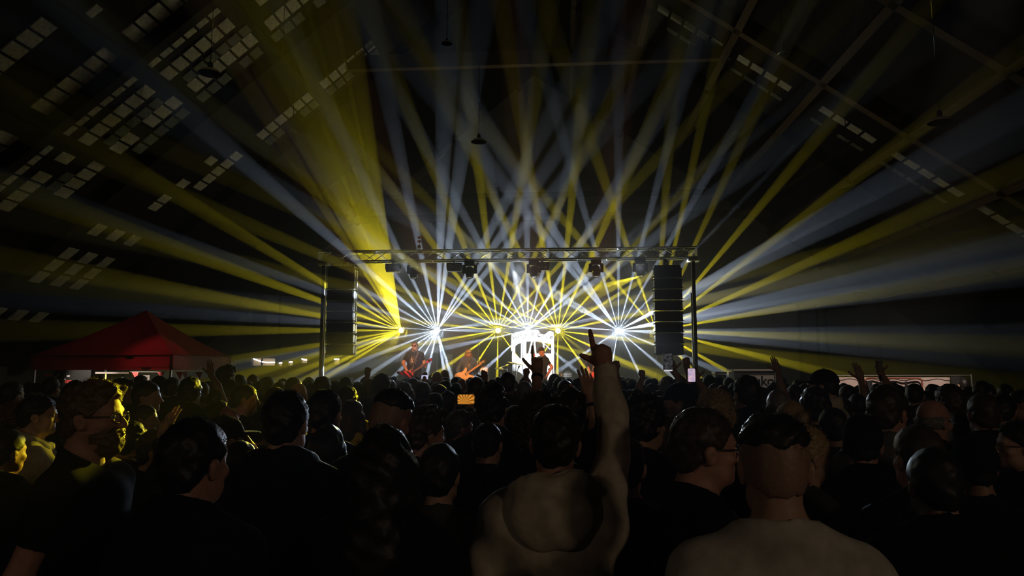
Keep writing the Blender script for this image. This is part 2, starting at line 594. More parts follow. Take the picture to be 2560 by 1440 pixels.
def put_head(f, T, fem=False):
    j = .92 if fem else 1.0
    f.cap((0, -.035, 1.42), (0, -.005, 1.60), .058 * j, .056 * j, .03)
    f.cap((0, -.05, 1.50), (0, -.045, 1.66), .035, .04, .04, T=T)                  # nape
    f.ell((0, -.004, 1.695), (.077, .099, .092), .03, T=T)                          # skull
    f.ell((0, .030, 1.622), (.061 * j, .066, .078), .035, T=T)                      # face
    f.cap((-.035, .04, 1.585), (.035, .04, 1.585), .026 * j, .026 * j, .03, T=T)    # jaw
    f.ell((0, .078, 1.572), (.022 * j, .018, .018), .025, T=T)                      # chin
    f.cap((-.034, .082, 1.690), (.034, .082, 1.690), .012, .012, .02, T=T)          # brow
    for s in (-1, 1):
        f.ell((s * .033, .100, 1.668), (.017, .015, .012), .012, sub=True, T=T)     # eye socket
        f.ell((s * .032, .081, 1.667), (.0125, .0125, .0115), .004, T=T)            # lid over the eye
        f.ell((s * .050, .066, 1.638), (.018, .018, .016), .02, T=T)                # cheek
        f.ell((s * .079, -.008, 1.652), (.010, .022, .032), .012, T=T)              # ear
        f.ell((s * .086, -.013, 1.662), (.007, .020, .022), .006, T=T)
        f.ell((s * .090, -.002, 1.650), (.006, .010, .013), .004, sub=True, T=T)
    f.cap((0, .092, 1.675), (0, .116, 1.638), .009, .013, .012, T=T)                # nose
    f.ell((.011, .105, 1.632), (.009, .010, .008), .008, T=T)
    f.ell((-.011, .105, 1.632), (.009, .010, .008), .008, T=T)
    f.cap((-.018, .088, 1.607), (.018, .088, 1.607), .008, .008, .008, T=T)         # lips
    f.cap((-.015, .087, 1.596), (.015, .087, 1.596), .008, .008, .008, T=T)
    f.ell((0, .103, 1.6015), (.022, .010, .0022), .003, sub=True, T=T)


def arm_pts(side, spec):
    s = 1 if side == 'R' else -1
    if spec is None:
        return (s * .192, -.012, 1.40), (s * .265, -.085, 1.14), (s * .205, .055, .955), None
    return spec.get('sh', (s * .185, -.005, 1.415)), spec['el'], spec['wr'], spec.get('hand')


def put_torso(f, off, bulk=1.0, legs=True, fem=False, disp=None):
    b = bulk
    f.cap((0, -.048, 1.53), (.155, -.02, 1.43), .046 + off, .052 + off, .05, disp=disp)
    f.cap((0, -.048, 1.53), (-.155, -.02, 1.43), .046 + off, .052 + off, .05, disp=disp)
    f.cap((-.15 * b, -.015, 1.385), (.15 * b, -.015, 1.385), .078 + off, .078 + off, .05, disp=disp)
    f.ell((0, .0, 1.27), ((.165 if fem else .178) * b + off, .118 * b + off, .20 + off), .06, disp=disp)
    f.ell((0, .01, 1.08), ((.142 if fem else .16) * b + off, .112 * b + off, .19 + off), .07, disp=disp)
    f.ell((0, -.005, .93), (.17 * b + off, .122 * b + off, .12 + off), .06, disp=disp)


def put_legs(f, off, bulk=1.0):
    for s in (-1, 1):
        f.cap((s * .092, 0, .90), (s * .1, .012, .50), .088 * bulk + off, .056 + off, .04)
        f.cap((s * .1, .012, .50), (s * .105, -.012, .09), .057 + off, .042 + off, .03)


def put_arm(f, side, spec, off, skin, cut=None, disp=None, bulk=1.0):
    sh, el, wr, hand = arm_pts(side, spec)
    if cut is None or skin:
        f.cap(sh, el, .056 * bulk + off, .044 + off, .035, disp=disp)
        f.cap(el, wr, .044 + off, (.031 if skin else .036) + off, .02, disp=disp, cut=None if skin else .96)
        if skin and hand is None:
            f.ell((wr[0] * .86, wr[1] + .015, wr[2] - .05), (.03, .045, .055), .03)
    else:
        f.cap(sh, el, .058 * bulk + off, .052 + off, .035, disp=disp, cut=cut)


POSES = {   # bends of the three joints for index, middle, ring, little; thumb
    'point': ([(0, .05, .05), (1.35, 1.75, .9), (1.4, 1.75, .9), (1.4, 1.7, .9)], 'out'),
    'horns': ([(.02, .05, .05), (1.3, 1.7, .9), (1.35, 1.75, .9), (.95, .5, .3)], 'wide'),
    'fist': ([(1.35, 1.7, .8), (1.4, 1.7, .9), (1.4, 1.75, .9), (1.4, 1.7, .9)], 'in'),
    'open': ([(.15, .22, .12), (.1, .2, .12), (.14, .24, .14), (.2, .3, .16)], 'wide'),
    'hold': ([(.75, .95, .5), (.8, 1.0, .5), (.85, 1.0, .5), (.9, 1.0, .5)], 'out'),
}


def put_hand(f, W, u, n, s, pose):
    W, u, n, s = (Vector(q) for q in (W, u, n, s))
    u.normalize()
    n = (n - u * n.dot(u)).normalized()
    s0 = u.cross(n)
    s = s0 if s0.dot(s) > 0 else -s0
    bends, thumb = POSES[pose]
    f.ell(tuple(W), (.026, .026, .026), .02)
    lat = (.029, .010, -.010, -.029)
    kn = (.088, .091, .086, .077)
    lens = ((.044, .027, .022), (.048, .031, .023), (.044, .029, .022), (.035, .022, .019))
    f.ell(tuple(W + u * .045), tuple(abs(u[i]) * .048 + abs(n[i]) * .015 + abs(s[i]) * .036 for i in range(3)), .02)
    for i in range(4):
        base = W + s * (lat[i] * .6) + u * .02
        k = W + s * lat[i] + u * kn[i] + n * .002
        f.cap(tuple(base), tuple(k), .0135, .0118, .010, pad=.04)
        ang = 0
        p = k
        spread = s * (lat[i] * (2.2 if pose == 'open' else .6))
        for jn in range(3):
            ang += bends[i][jn]
            d = (u * math.cos(ang) - n * math.sin(ang) + spread * (1 if jn == 0 else .6)).normalized()
            q = p + d * lens[i][jn]
            r0 = (.0098 if pose != 'point' else .0118) - .0009 * jn - (.0012 if i == 3 else 0)
            f.cap(tuple(p), tuple(q), r0, r0 - .0009, .0035, pad=.03)
            p = q
    b = W + s * .018 + u * .016 - n * .008
    if pose == 'point':
        pts = [b, b + s * .028 + u * .030 - n * .006, b + s * .046 + u * .042 - n * .006, b + s * .062 + u * .052 - n * .004]
    elif thumb == 'in':
        pts = [b, b + s * .022 + u * .036 - n * .014, b + s * .012 + u * .062 - n * .034, b - s * .012 + u * .072 - n * .046]
    elif thumb == 'out':
        pts = [b, b + s * .032 + u * .030 - n * .006, b + s * .060 + u * .046 - n * .006, b + s * .082 + u * .060 - n * .004]
    else:
        pts = [b, b + s * .034 + u * .030 - n * .004, b + s * .060 + u * .058 - n * .004, b + s * .080 + u * .084 - n * .002]
    for i in range(3):
        f.cap(tuple(pts[i]), tuple(pts[i + 1]), (.0165, .0125, .0112)[i], (.0125, .0112, .0095)[i], .006, pad=.04)


def person_axes(arms, fs, bs, hs=.0055, zlo=-.02):
    xf, yf, zf = [(-.10, .10)], [(-.12, .13)], [(1.50, 1.80)]
    lo, hi = [-.36, -.25, zlo], [.36, .30, 1.90]
    hx, hy, hz = [], [], []
    for spec in arms:
        if not spec:
            continue
        for q in (spec['el'], spec['wr']):
            for i in range(3):
                lo[i] = min(lo[i], q[i] - .16)
                hi[i] = max(hi[i], q[i] + .16)
        if spec.get('hand'):
            w, u = Vector(spec['wr']), Vector(spec['hand'][1]).normalized()
            c = w + u * .09
            for i, h in enumerate((hx, hy, hz)):
                h.append((c[i] - .115, c[i] + .115))
                lo[i] = min(lo[i], c[i] - .18)
                hi[i] = max(hi[i], c[i] + .18)

    def mk(i, head, hand):
        out = [lo[i]]
        while out[-1] < hi[i]:
            p = out[-1]
            st = bs
            if any(a <= p < b for a, b in head):
                st = fs
            if any(a <= p < b for a, b in hand):
                st = hs
            out.append(p + st)
        return np.array(out, np.float32)
    return mk(0, xf, hx), mk(1, yf, hy), mk(2, zf, hz)


MESH_CACHE = {}


def cached(key, fn):
    if key is None:
        return fn()
    if key not in MESH_CACHE:
        MESH_CACHE[key] = fn()
    return MESH_CACHE[key]


def body_mesh(T, R, L, hero, bulk, fem):
    f = Field(*person_axes((R, L), .0062 if hero else .011, .022 if hero else .027))
    put_torso(f, 0, bulk, fem=fem)
    put_legs(f, 0)
    for s in (-1, 1):
        f.cap((s * .105, -.03, .045), (s * .12, .15, .03), .042, .032, .03)
    put_arm(f, 'R', R, 0, True)
    put_arm(f, 'L', L, 0, True)
    put_head(f, T, fem)
    for spec in (R, L):
        if spec and spec.get('hand'):
            pose, u, n, s = spec['hand']
            put_hand(f, spec['wr'], u, n, s, pose)
    return f.mesh('body')


def shirt_mesh(kind, T, R, L, hero, bulk, fem, ph):
    st = .014 if hero else .024
    xs, ys, zs = person_axes((dict(el=R['el'], wr=R['wr']) if R else None, dict(el=L['el'], wr=L['wr']) if L else None), st, st, zlo=.78)
    f = Field(xs, ys, zs)
    dp = folds(.004 if hero else .003, ph)
    off = .016 if kind in ('tee', 'long') else .026
    put_torso(f, off, bulk, fem=fem, disp=dp)
    dv = folds(.010, ph, 34) if hero else dp
    for side, spec in (('R', R), ('L', L)):
        put_arm(f, side, spec, min(off - .002, .016), False, cut=.62 if kind == 'tee' else None, disp=dv, bulk=1.0)
    f.clip(lambda X, Y, Z: np.where(np.abs(X) < .13, Z - (1.556 - .50 * (Y + .10) + (0 if kind == 'tee' else .012)) - .25 * np.abs(X), -1.0))
    f.clip(lambda X, Y, Z: .86 - Z)
    if kind == 'jacket':
        for k in range(12):
            a0, a1 = RAD(-70) + RAD(320) * (k / 12) + RAD(160), RAD(-70) + RAD(320) * ((k + 1) / 12) + RAD(160)
            q = lambda a, z: (.078 * math.cos(a), -.03 + .078 * math.sin(a), z - .03 * math.sin(a))
            f.cap(q(a0, 1.53), q(a1, 1.53), .016, .016, .02)
            f.cap(q(a0, 1.55), q(a1, 1.55), .012, .012, .02)
    f.clip(lambda X, Y, Z: Z - 1.60 if not (R and R['wr'][2] > 1.4 or L and L['wr'][2] > 1.4) else np.where(np.abs(X) < .1, Z - 1.60, -1.0) + 0 * Y)
    return f.mesh('shirt')


def hood_meshes(T, ph):
    """A hood lying down the back of the neck, and its lining."""
    st = .0125
    out = []
    for lining in (False, True):
        f = Field(np.arange(-.24, .24, st), np.arange(-.28, .16, st), np.arange(1.24, 1.66, st))
        n = 18
        r, t, dz = (.112, .034, 0) if not lining else (.090, .022, .016)
        for k in range(n):
            a0, a1 = 2 * math.pi * k / n, 2 * math.pi * (k + 1) / n
            q = lambda a: (r * 1.08 * math.cos(a), -.045 + r * math.sin(a), 1.515 + dz + .012 * math.cos(a) - .055 * max(math.sin(a), -.45) + .008 * math.sin(5 * a + ph))
            f.cap(q(a0), q(a1), t, t, .015, disp=None if lining else folds(.004, ph, 40))
        if not lining:
            f.ell((0, -.135, 1.435), (.145, .052, .115), .04, disp=folds(.007, ph, 34))
        f.cap((0, -.03, 1.38), (0, -.01, 1.7), .060, .066, .01, sub=True)
        out.append(f.mesh('hood'))
    return out


def trousers_mesh(bulk):
    st = .03
    f = Field(np.arange(-.3, .3, st), np.arange(-.22, .26, st), np.arange(.0, 1.08, st))
    f.ell((0, -.005, .93), (.188 * bulk, .136 * bulk, .13), .05)
    put_legs(f, .016)
    f.clip(lambda X, Y, Z: np.maximum(Z - 1.0, .07 - Z))
    return f.mesh('trousers')


def shoe_mesh(s):
    st = .018
    f = Field(np.arange(s * .11 - .09, s * .11 + .09, st), np.arange(-.14, .27, st), np.arange(-.03, .2, st))
    f.cap((s * .105, -.035, .05), (s * .12, .16, .04), .053, .042, .02)
    f.cap((s * .105, -.02, .06), (s * .105, -.02, .12), .052, .054, .02)
    f.clip(lambda X, Y, Z: np.maximum(-Z, Z - .125))
    return f.mesh('shoe')


def fuzz(me, n, length, seed, zmin=1.66, thick=.0016):
    """Adds loose hairs, one thin triangle each, over the hair surface."""
    r = np.random.RandomState(seed)
    nv = len(me.vertices)
    co = np.empty(nv * 3)
    me.vertices.foreach_get('co', co)
    co = co.reshape(-1, 3)
    no = np.empty(nv * 3)
    me.vertices.foreach_get('normal', no)
    no = no.reshape(-1, 3)
    ok = np.nonzero((co[:, 2] > zmin) & (no[:, 2] > -.3))[0]
    if len(ok) == 0:
        return me
    pick = r.choice(ok, n)
    p, q = co[pick] + r.normal(0, .003, (n, 3)), no[pick]
    d = q * .8 + r.normal(0, .45, (n, 3)) + np.array([0, 0, .25])
    d /= np.linalg.norm(d, axis=1)[:, None]
    side = np.cross(d, r.normal(0, 1, (n, 3)))
    side /= np.linalg.norm(side, axis=1)[:, None] + 1e-9
    ln = length * r.uniform(.4, 1.25, (n, 1))
    a, b, c = p - side * thick / 2 - q * .002, p + side * thick / 2 - q * .002, p + d * ln
    tv = np.stack([a, b, c], 1).reshape(-1, 3)
    npoly = len(me.polygons)
    lv = np.empty(len(me.loops), np.int32)
    me.loops.foreach_get('vertex_index', lv)
    out = bpy.data.meshes.new(me.name)
    out.vertices.add(nv + 3 * n)
    out.vertices.foreach_set('co', np.concatenate([co, tv]).ravel())
    out.loops.add(len(lv) + 3 * n)
    out.loops.foreach_set('vertex_index', np.concatenate([lv, nv + np.arange(3 * n)]).astype(np.int32))
    out.polygons.add(npoly + n)
    out.polygons.foreach_set('loop_start', np.concatenate([np.arange(npoly) * 4, npoly * 4 + np.arange(n) * 3]).astype(np.int32))
    out.polygons.foreach_set('loop_total', np.concatenate([np.full(npoly, 4), np.full(n, 3)]).astype(np.int32))
    out.update(calc_edges=True)
    smooth(out)
    bpy.data.meshes.remove(me)
    return out


def inT(T, fn):
    return (lambda X, Y, Z: fn(*(T.inv(X, Y, Z)))) if T else fn


def hair_mesh(kind, T, hero, seed=0):
    st = .0075 if hero else .0125
    low = 1.12 if kind in ('long', 'pony', 'bob') else 1.46
    f = Field(np.arange(-.2, .2, st), np.arange(-.24, .24, st), np.arange(low, 1.92, st))
    c = (0, -.004, 1.695)
    if kind in ('short', 'tousled', 'quiff', 'side'):
        t = {'short': .012, 'tousled': .022, 'quiff': .014, 'side': .016}[kind]
        dp = wav(70, .004 if kind == 'short' else .008, seed)
        f.ell((0, -.010, 1.702), (.0785 + t * .7, .100 + t * .8, .091 + t * .9), 0, T=T, disp=dp)
        f.ell((0, -.052, 1.650), (.066 + t * .3, .058 + t * .3, .078), .02, T=T, disp=dp)
        if kind == 'side':
            f.cap((-.03, .075, 1.768), (.035, .08, 1.772), .022, .02, .03, T=T, disp=dp)
            f.cap((-.02, .02, 1.782), (.03, .02, 1.785), .024, .022, .03, T=T, disp=dp)
        if kind == 'quiff':
            f.cap((-.03, .07, 1.775), (.04, .075, 1.775), .03, .026, .03, T=T, disp=dp)
            f.cap((-.02, .02, 1.785), (.03, .02, 1.788), .032, .03, .03, T=T, disp=dp)
        if kind == 'tousled':
            f.ell((0, -.03, 1.66), (.093, .085, .10), .02, T=T, disp=dp)
        low_z = 1.652 if kind != 'tousled' else 1.632
        f.clip(inT(T, lambda X, Y, Z: low_z + np.where(Y > 0, .95 * Y, .85 * np.maximum(Y, -.10)) - Z - .006 * np.sin(60 * X + seed) - .004 * np.sin(170 * X)))
    elif kind in ('buzz', 'undercut'):
        t = .005 if kind == 'buzz' else .008
        f.ell(c, (.079 + t, .1005 + t, .093 + t), 0, T=T, disp=wav(120, .0015, seed))
        if kind == 'undercut':
            f.F[:] = .3
            f.ell((0, -.004, 1.735), (.083, .105, .068), .015, T=T, disp=wav(80, .004, seed))
            f.clip(inT(T, lambda X, Y, Z: 1.722 + .4 * Y - Z - .006 * np.sin(150 * X + 90 * Y)))
        else:
            f.ell((0, -.045, 1.645), (.066, .062, .075), .02, T=T)
            f.clip(inT(T, lambda X, Y, Z: 1.645 + .85 * np.maximum(Y, -.1) * np.where(Y > 0, 1.15, .6) - Z - .005 * np.sin(160 * X)))
    elif kind == 'curly':
        dp = wav(120, .013, seed)
        f.ell(c, (.102, .122, .118), 0, T=T, disp=dp)
        f.ell((0, -.05, 1.65), (.105, .085, .11), .02, T=T, disp=dp)
        f.clip(inT(T, lambda X, Y, Z: np.maximum(1.60 + .95 * np.maximum(Y, -.06) - Z, -1)))
    elif kind in ('long', 'bob'):
        dp = wav(46, .006, seed)
        f.ell(c, (.092, .112, .107), 0, T=T, disp=dp)
        f.cap((0, -.055, 1.66), (0, -.075, 1.40 if kind == 'long' else 1.53), .095, .09 if kind == 'long' else .08, .03, T=T, disp=dp)
        if kind == 'long':
            f.ell((0, -.085, 1.35), (.125, .05, .17), .04, disp=dp)
        for s in (-1, 1):
            f.cap((s * .078, .0, 1.66), (s * .10, .0, 1.42 if kind == 'long' else 1.55), .034, .036, .03, T=T, disp=dp)
        f.clip(inT(T, lambda X, Y, Z: np.where(Z < 1.76, Y - .055 + .25 * np.abs(X), -1.0) * np.where(Y > .02, 1, .3)))
        f.clip(inT(T, lambda X, Y, Z: np.where((Y > .06), 1.735 - Z + 0 * X, -1.0 + 0 * Z + 0 * X)))
    elif kind == 'pony':
        dp = wav(60, .003, seed)
        f.ell(c, (.085, .107, .101), 0, T=T, disp=dp)
        f.clip(inT(T, lambda X, Y, Z: 1.655 + .85 * np.maximum(Y, -.12) * np.where(Y > 0, 1, .6) - Z))
        f.cap((0, -.10, 1.71), (0, -.145, 1.70), .026, .036, .02, T=T, disp=dp)
        f.cap((0, -.145, 1.70), (0, -.155, 1.50), .036, .03, .02, T=T, disp=dp)
        f.cap((0, -.155, 1.50), (0, -.13, 1.38), .03, .008, .02, T=T, disp=dp)
    elif kind == 'cap':
        f.ell((0, -.004, 1.705), (.090, .112, .098), 0, T=T)
        f.clip(inT(T, lambda X, Y, Z: 1.690 - .05 * Y - Z))
        f.ell((0, .135, 1.702), (.078, .085, .010), .012, T=T)
        f.ell((0, -.004, 1.806), (.008, .008, .006), .004, T=T)
    elif kind == 'beanie':
        f.ell((0, -.012, 1.71), (.092, .113, .112), 0, T=T, disp=wav(90, .002, seed))
        f.clip(inT(T, lambda X, Y, Z: 1.672 + .25 * Y - Z))
    elif kind == 'fringe':         # bald crown, hair round the back
        f.ell((0, -.012, 1.665), (.086, .100, .06), 0, T=T, disp=wav(80, .003, seed))
        f.clip(inT(T, lambda X, Y, Z: np.maximum(np.maximum(Z - 1.715, 1.62 - Z), Y - .02)))
    me = f.mesh('hair')
    return me


def beard_mesh(T, big=True):
    st = .006
    f = Field(np.arange(-.14, .14, st), np.arange(-.15, .19, st), np.arange(1.46, 1.74, st))
    dp = wav(150, .0035, 1)
    f.ell((0, .034, 1.600), (.069, .074, .064), 0, T=T, disp=dp)
    f.ell((0, .062, 1.563), (.046, .045, .05 if big else .03), .03, T=T, disp=dp)
    f.cap((-.028, .092, 1.618), (.028, .092, 1.618), .010, .010, .01, T=T, disp=dp)
    f.clip(inT(T, lambda X, Y, Z: np.maximum(Z - 1.628 - .25 * np.maximum(.03 - Y, 0), .008 - Y)))
    f.ell((0, .108, 1.6015), (.018, .02, .007), .003, sub=True, T=T)
    f.ell((0, .11, 1.645), (.03, .05, .018), .004, sub=True, T=T)
    return f.mesh('beard')


def glasses_mesh(T, dark=False):
    b = MB()
    q = (lambda p: Vector(T(p))) if T else (lambda p: Vector(p))
    for s in (-1, 1):
        ring = [q((s * .034 + .025 * math.cos(a), .110 - .25 * abs(.025 * math.cos(a) + .0), 1.664 + .019 * math.sin(a))) for a in [2 * math.pi * k / 20 for k in range(21)]]
        b.tube(ring, .0019, 6)
        b.tube([q((s * .059, .100, 1.670)), q((s * .082, .06, 1.672)), q((s * .086, -.005, 1.672)), q((s * .085, -.022, 1.655))], .0020, 6)
    b.tube([q((-.009, .112, 1.667)), q((0, .117, 1.670)), q((.009, .112, 1.667))], .0018, 6)
    return b.mesh('glasses', True)


def lens_mesh(T):
    b = MB()
    q = (lambda p: Vector(T(p))) if T else (lambda p: Vector(p))
    for s in (-1, 1):
        n = 16
        for dy in (0.0,):
            vs = [q((s * .034 + .024 * math.cos(2 * math.pi * k / n), .1085 - .006 * abs(math.cos(2 * math.pi * k / n)), 1.664 + .018 * math.sin(2 * math.pi * k / n))) for k in range(n)]
            ws = [v + (q((0, .002, 0)) - q((0, 0, 0))) for v in vs]
            b.add(vs + ws, [tuple(range(n)), tuple(reversed(range(n, 2 * n)))] + [(k, (k + 1) % n, n + (k + 1) % n, n + k) for k in range(n)])
    return b.mesh('lens', True)


SKIN = {k: mat('skin_' + k, c, .55, noise=.12, scale=30) for k, c in dict(fair=(.52, .31, .22), tan=(.40, .23, .155), rosy=(.50, .26, .19)).items()}
HAIRM = {k: mat('hair_' + k, c, .5, noise=.1 if k == 'fade' else .35, scale=90) for k, c in dict(dark=(.014, .010, .008), brown=(.05, .03, .016), blond=(.42, .29, .13), grey=(.20, .19, .18), ginger=(.16, .06, .02), fade=(.34, .205, .15), sandy=(.13, .08, .04)).items()}
CLOTH = {k: mat('cloth_' + k, c, .9, noise=.2, scale=20, spec=.15) for k, c in dict(
    black=(.010, .010, .011), navy=(.012, .016, .03), char=(.025, .025, .026), grey=(.14, .135, .12), stone=(.62, .55, .43), white=(.54, .51, .45), beige=(.36, .31, .24),
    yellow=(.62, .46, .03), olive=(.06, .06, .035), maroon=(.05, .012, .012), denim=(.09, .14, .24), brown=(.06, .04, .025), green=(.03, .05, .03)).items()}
M_FRAME = mat('glasses_frame', (.02, .018, .016), .3)
M_LENS_D = mat('dark_lens', (.008, .008, .01), .1)
M_EYE = mat('eye_white', (.7, .68, .64), .2)

PEOPLE = []


def person(label, px, top, w, yaw=0, **kw):
    """One member of the crowd: photo position of the crown, width of the head there, turn of the body (0 faces the stage)."""
    PEOPLE.append(dict(label=label, px=px, top=top, w=w, yaw=yaw, **kw))


def spread():
    """Moves people along their line of sight until no two stand in one another."""
    for p in PEOPLE:
        p['d'] = p.get('d') or .182 * FPX / p['w']
        p['d0'] = p['d']
    fl = lambda p: P(p['px'], p['top'], p['d'])
    for it in range(220):
        moved = False
        for i, a in enumerate(PEOPLE):
            A = fl(a)
            for b in PEOPLE[i + 1:]:
                if abs(a['d'] - b['d']) > .6:
                    continue
                Bq = fl(b)
                dx, dy = (A.x - Bq.x), (A.y - Bq.y)
                q = (dx / .54) ** 2 + (dy / .34) ** 2
                if q < 1:
                    st = .34 * (math.sqrt(max(1 - (dx / .54) ** 2, 0)) - abs(dy) / .34) * .5 + .01
                    sg = 1 if a['d'] >= b['d'] else -1
                    wa = 0 if a.get('pin') and not b.get('pin') else (1 if not b.get('pin') else .5)
                    if b.get('pin') and not a.get('pin'):
                        wa = 1.5
                    ca, cb = (st * sg, -st * sg) if not (a.get('pin') or b.get('pin')) else ((st * sg * 2, 0) if not a.get('pin') else ((0, -st * sg * 2) if not b.get('pin') else ((st * .7, 0) if sg > 0 else (0, st * .7))))
                    a['d'] += ca
                    b['d'] += cb
                    A = fl(a)
                    moved = True
        if not moved:
            break
    for p in PEOPLE:
        p['d'] = max(1.2, p['d'])


def make_person(p):
    Y = p['d']
    base = p.get('base', 0.0)
    top = P(p['px'], p['top'], Y)
    extra = {'curly': .03, 'tousled': .015, 'quiff': .012, 'beanie': .022, 'bald': -.006, 'buzz': 0, 'fringe': -.006}.get(p.get('hair', 'short'), .008)
    tilt = p.get('tilt', 0)
    sc = (top.z - base) / (1.790 + extra - .0016 * abs(tilt) ** 1.1)
    sc = min(max(sc, .80), 1.16)
    yaw = p['yaw']
    hero = p.get('hero', False)
    fem = p.get('fem', False)
    bulk = p.get('bulk', 1.0)
    Mw = Matrix.Translation((top.x, top.y, base)) @ Matrix.Rotation(-RAD(yaw), 4, 'Z') @ Matrix.Diagonal((sc, sc, sc, 1))
    Mi = Mw.inverted()
    M3 = Mi.to_3x3()
    arms = []
    for side in ('R', 'L'):
        a = p.get(side)
        if a:
            el = Mi @ P(a['el'][0], a['el'][1], Y + a['el'][2])
            wr = Mi @ P(a['wr'][0], a['wr'][1], Y + a['wr'][2])
            s = 1 if side == 'R' else -1
            sp = dict(el=tuple(el), wr=tuple(wr), sh=(s * .175, .0, 1.43) if wr.z > 1.4 else (s * .185, 0, 1.41))
            if a.get('hand'):
                pose, u, n, sd = a['hand']
                sp['hand'] = (pose, M3 @ Vector(u), M3 @ Vector(n), M3 @ Vector(sd))
            arms.append(sp)
        else:
            arms.append(None)
    R, L = arms
    T = head_T(p.get('head', 0), tilt, p.get('roll', 0))
    key = None if (hero or R or L) else (p.get('head', 0), tilt, p.get('roll', 0), bulk, fem)
    me = cached(('body', key) if key else None, lambda: body_mesh(T, R, L, hero, bulk, fem))
    o = link('person', me, SKIN[p.get('skin', 'fair')])
    o.matrix_world = Mw
    tag(o, p['label'], 'person', p.get('group', 'concert crowd'))
    hk = p.get('hair', 'short')
    seed = p.get('seed', len(p['label']) % 5)
    if hk != 'bald':
        hkey = None if hero else ('hair', hk, p.get('head', 0), tilt, p.get('roll', 0), seed % 3)
        hm = cached(hkey, lambda: hair_mesh(hk, T, hero, seed % 3 if not hero else seed))
        if hero and hk not in ('cap', 'beanie'):
            n, ln = {'buzz': (2600, .006), 'short': (2200, .012), 'undercut': (1500, .009), 'curly': (3000, .03), 'tousled': (2600, .022), 'quiff': (2200, .014), 'side': (2200, .014), 'long': (1400, .02), 'pony': (1500, .016), 'bob': (1400, .02)}.get(hk, (800, .01))
            hm = fuzz(hm, n, ln, seed + 3, 1.60)
        h = link('cap' if hk == 'cap' else 'knit_hat' if hk == 'beanie' else 'hair', hm, CLOTH[p.get('hatcol', 'black')] if hk in ('cap', 'beanie') else HAIRM[p.get('haircol', 'dark')], o)
        if hk == 'undercut':
            link('hair', hair_mesh('buzz', T, hero, 0), HAIRM['fade'], o)
        if hk in ('cap', 'beanie'):
            u = cached(('hair', 'buzz', p.get('head', 0), tilt, p.get('roll', 0), 0), lambda: hair_mesh('buzz', T, False, 0))
            link('hair', u, HAIRM[p.get('haircol', 'dark')], o)
    ph = seed * 1.3
    if p.get('shirt') == 'hoodie':
        hd, ln = cached(('hood', seed % 2), lambda: hood_meshes(None, seed % 2))
        h = link('hood', hd, CLOTH[p.get('col', 'black')], o)
        link('hood_lining', ln, CLOTH[{'stone': 'stone', 'grey': 'stone'}.get(p.get('col'), p.get('col', 'black'))], h)
    sk = p.get('shirt', 'long')
    skey = None if (hero or R or L) else ('shirt', sk, bulk, fem, seed % 2)
    sm = cached(skey, lambda: shirt_mesh(sk, T, R, L, hero, bulk, fem, ph))
    link({'tee': 't_shirt', 'long': 'sweater', 'hoodie': 'hoodie', 'jacket': 'jacket'}[sk], sm, CLOTH[p.get('col', 'black')], o)
    link('trousers', cached(('tr', bulk), lambda: trousers_mesh(bulk)), CLOTH[p.get('legs', 'navy')], o)
    for s in (-1, 1):
        link('shoe', cached(('shoe', s), lambda: shoe_mesh(s)), CLOTH['black'], o)
    if p.get('beard'):
        bm_ = beard_mesh(T, p['beard'] == 'big')
        if hero:
            bm_ = fuzz(bm_, 2200, .012, 5, 1.4)
        link('beard', bm_, HAIRM[p.get('haircol', 'dark')], o)
    if p.get('glasses'):
        g = link('glasses', glasses_mesh(T), M_FRAME, o)
        if p['glasses'] == 'dark':
            link('lens', lens_mesh(T), M_LENS_D, g)
    if hero and p.get('eyes'):
        for s in (-1, 1):
            b = MB().lathe([(0, -.011), (.006, -.0095), (.010, -.005), (.0115, 0), (.010, .005), (.006, .0095), (0, .011)], (0, 0, 0), 12)
            c = (s * .032, .0865, 1.667)
            c = Vector(T(c)) if T else Vector(c)
            e = b.obj('eye', M_EYE, o, True)
            e.location = c
    if p.get('band'):
        for side, sp in (('R', R), ('L', L)):
            if sp and side in p['band']:
                a, b_ = Vector(sp['el']), Vector(sp['wr'])
                d = (b_ - a).normalized()
                m = MB()
                c0 = b_ - d * .035
                m.tube([c0 - d * .009, c0 - d * .008, c0 + d * .008, c0 + d * .009], .040, 16)
                link('wristband', m.mesh('wristband', True), CLOTH['char'], o)
    p['obj'] = o
    p['M'] = Mw
    return o

# ---------------------------------------------------------------- the hall
XL, XR = -17.0, 18.5
Y0, Y1 = -5.0, 31.0


def roof_z(x):
    return RZ - (SL * (RX - x) if x < RX else SR * (x - RX))


def st(name, b, m, sm=False):
    return tag(b.obj(name, m, None, sm), kind='structure')


st('floor', MB().box(((XL + XR) / 2, (Y0 + Y1) / 2, -.15), (XR - XL + .6, Y1 - Y0 + .6, .3)), M_FLOOR)
wb = MB()
n = [(XL, 0), (XR, 0), (XR, roof_z(XR)), (RX, RZ), (XL, roof_z(XL))]
wb.prism(n, 0, .3, lambda x, y, z: Vector((x, Y1 + z, y)))
wall_back = st('wall_back', wb, M_WALL)
wf = MB()
wf.prism(n, -.3, 0, lambda x, y, z: Vector((x, Y0 + z, y)))
st('wall_front', wf, M_DARKW)
st('wall_left', MB().box((XL - .15, (Y0 + Y1) / 2, roof_z(XL) / 2), (.3, Y1 - Y0, roof_z(XL))), M_DARKW)
st('wall_right', MB().box((XR + .15, (Y0 + Y1) / 2, roof_z(XR) / 2), (.3, Y1 - Y0, roof_z(XR))), M_DARKW)

ceil = empty('ceiling', (0, 0, 0))
tag(ceil, kind='structure')


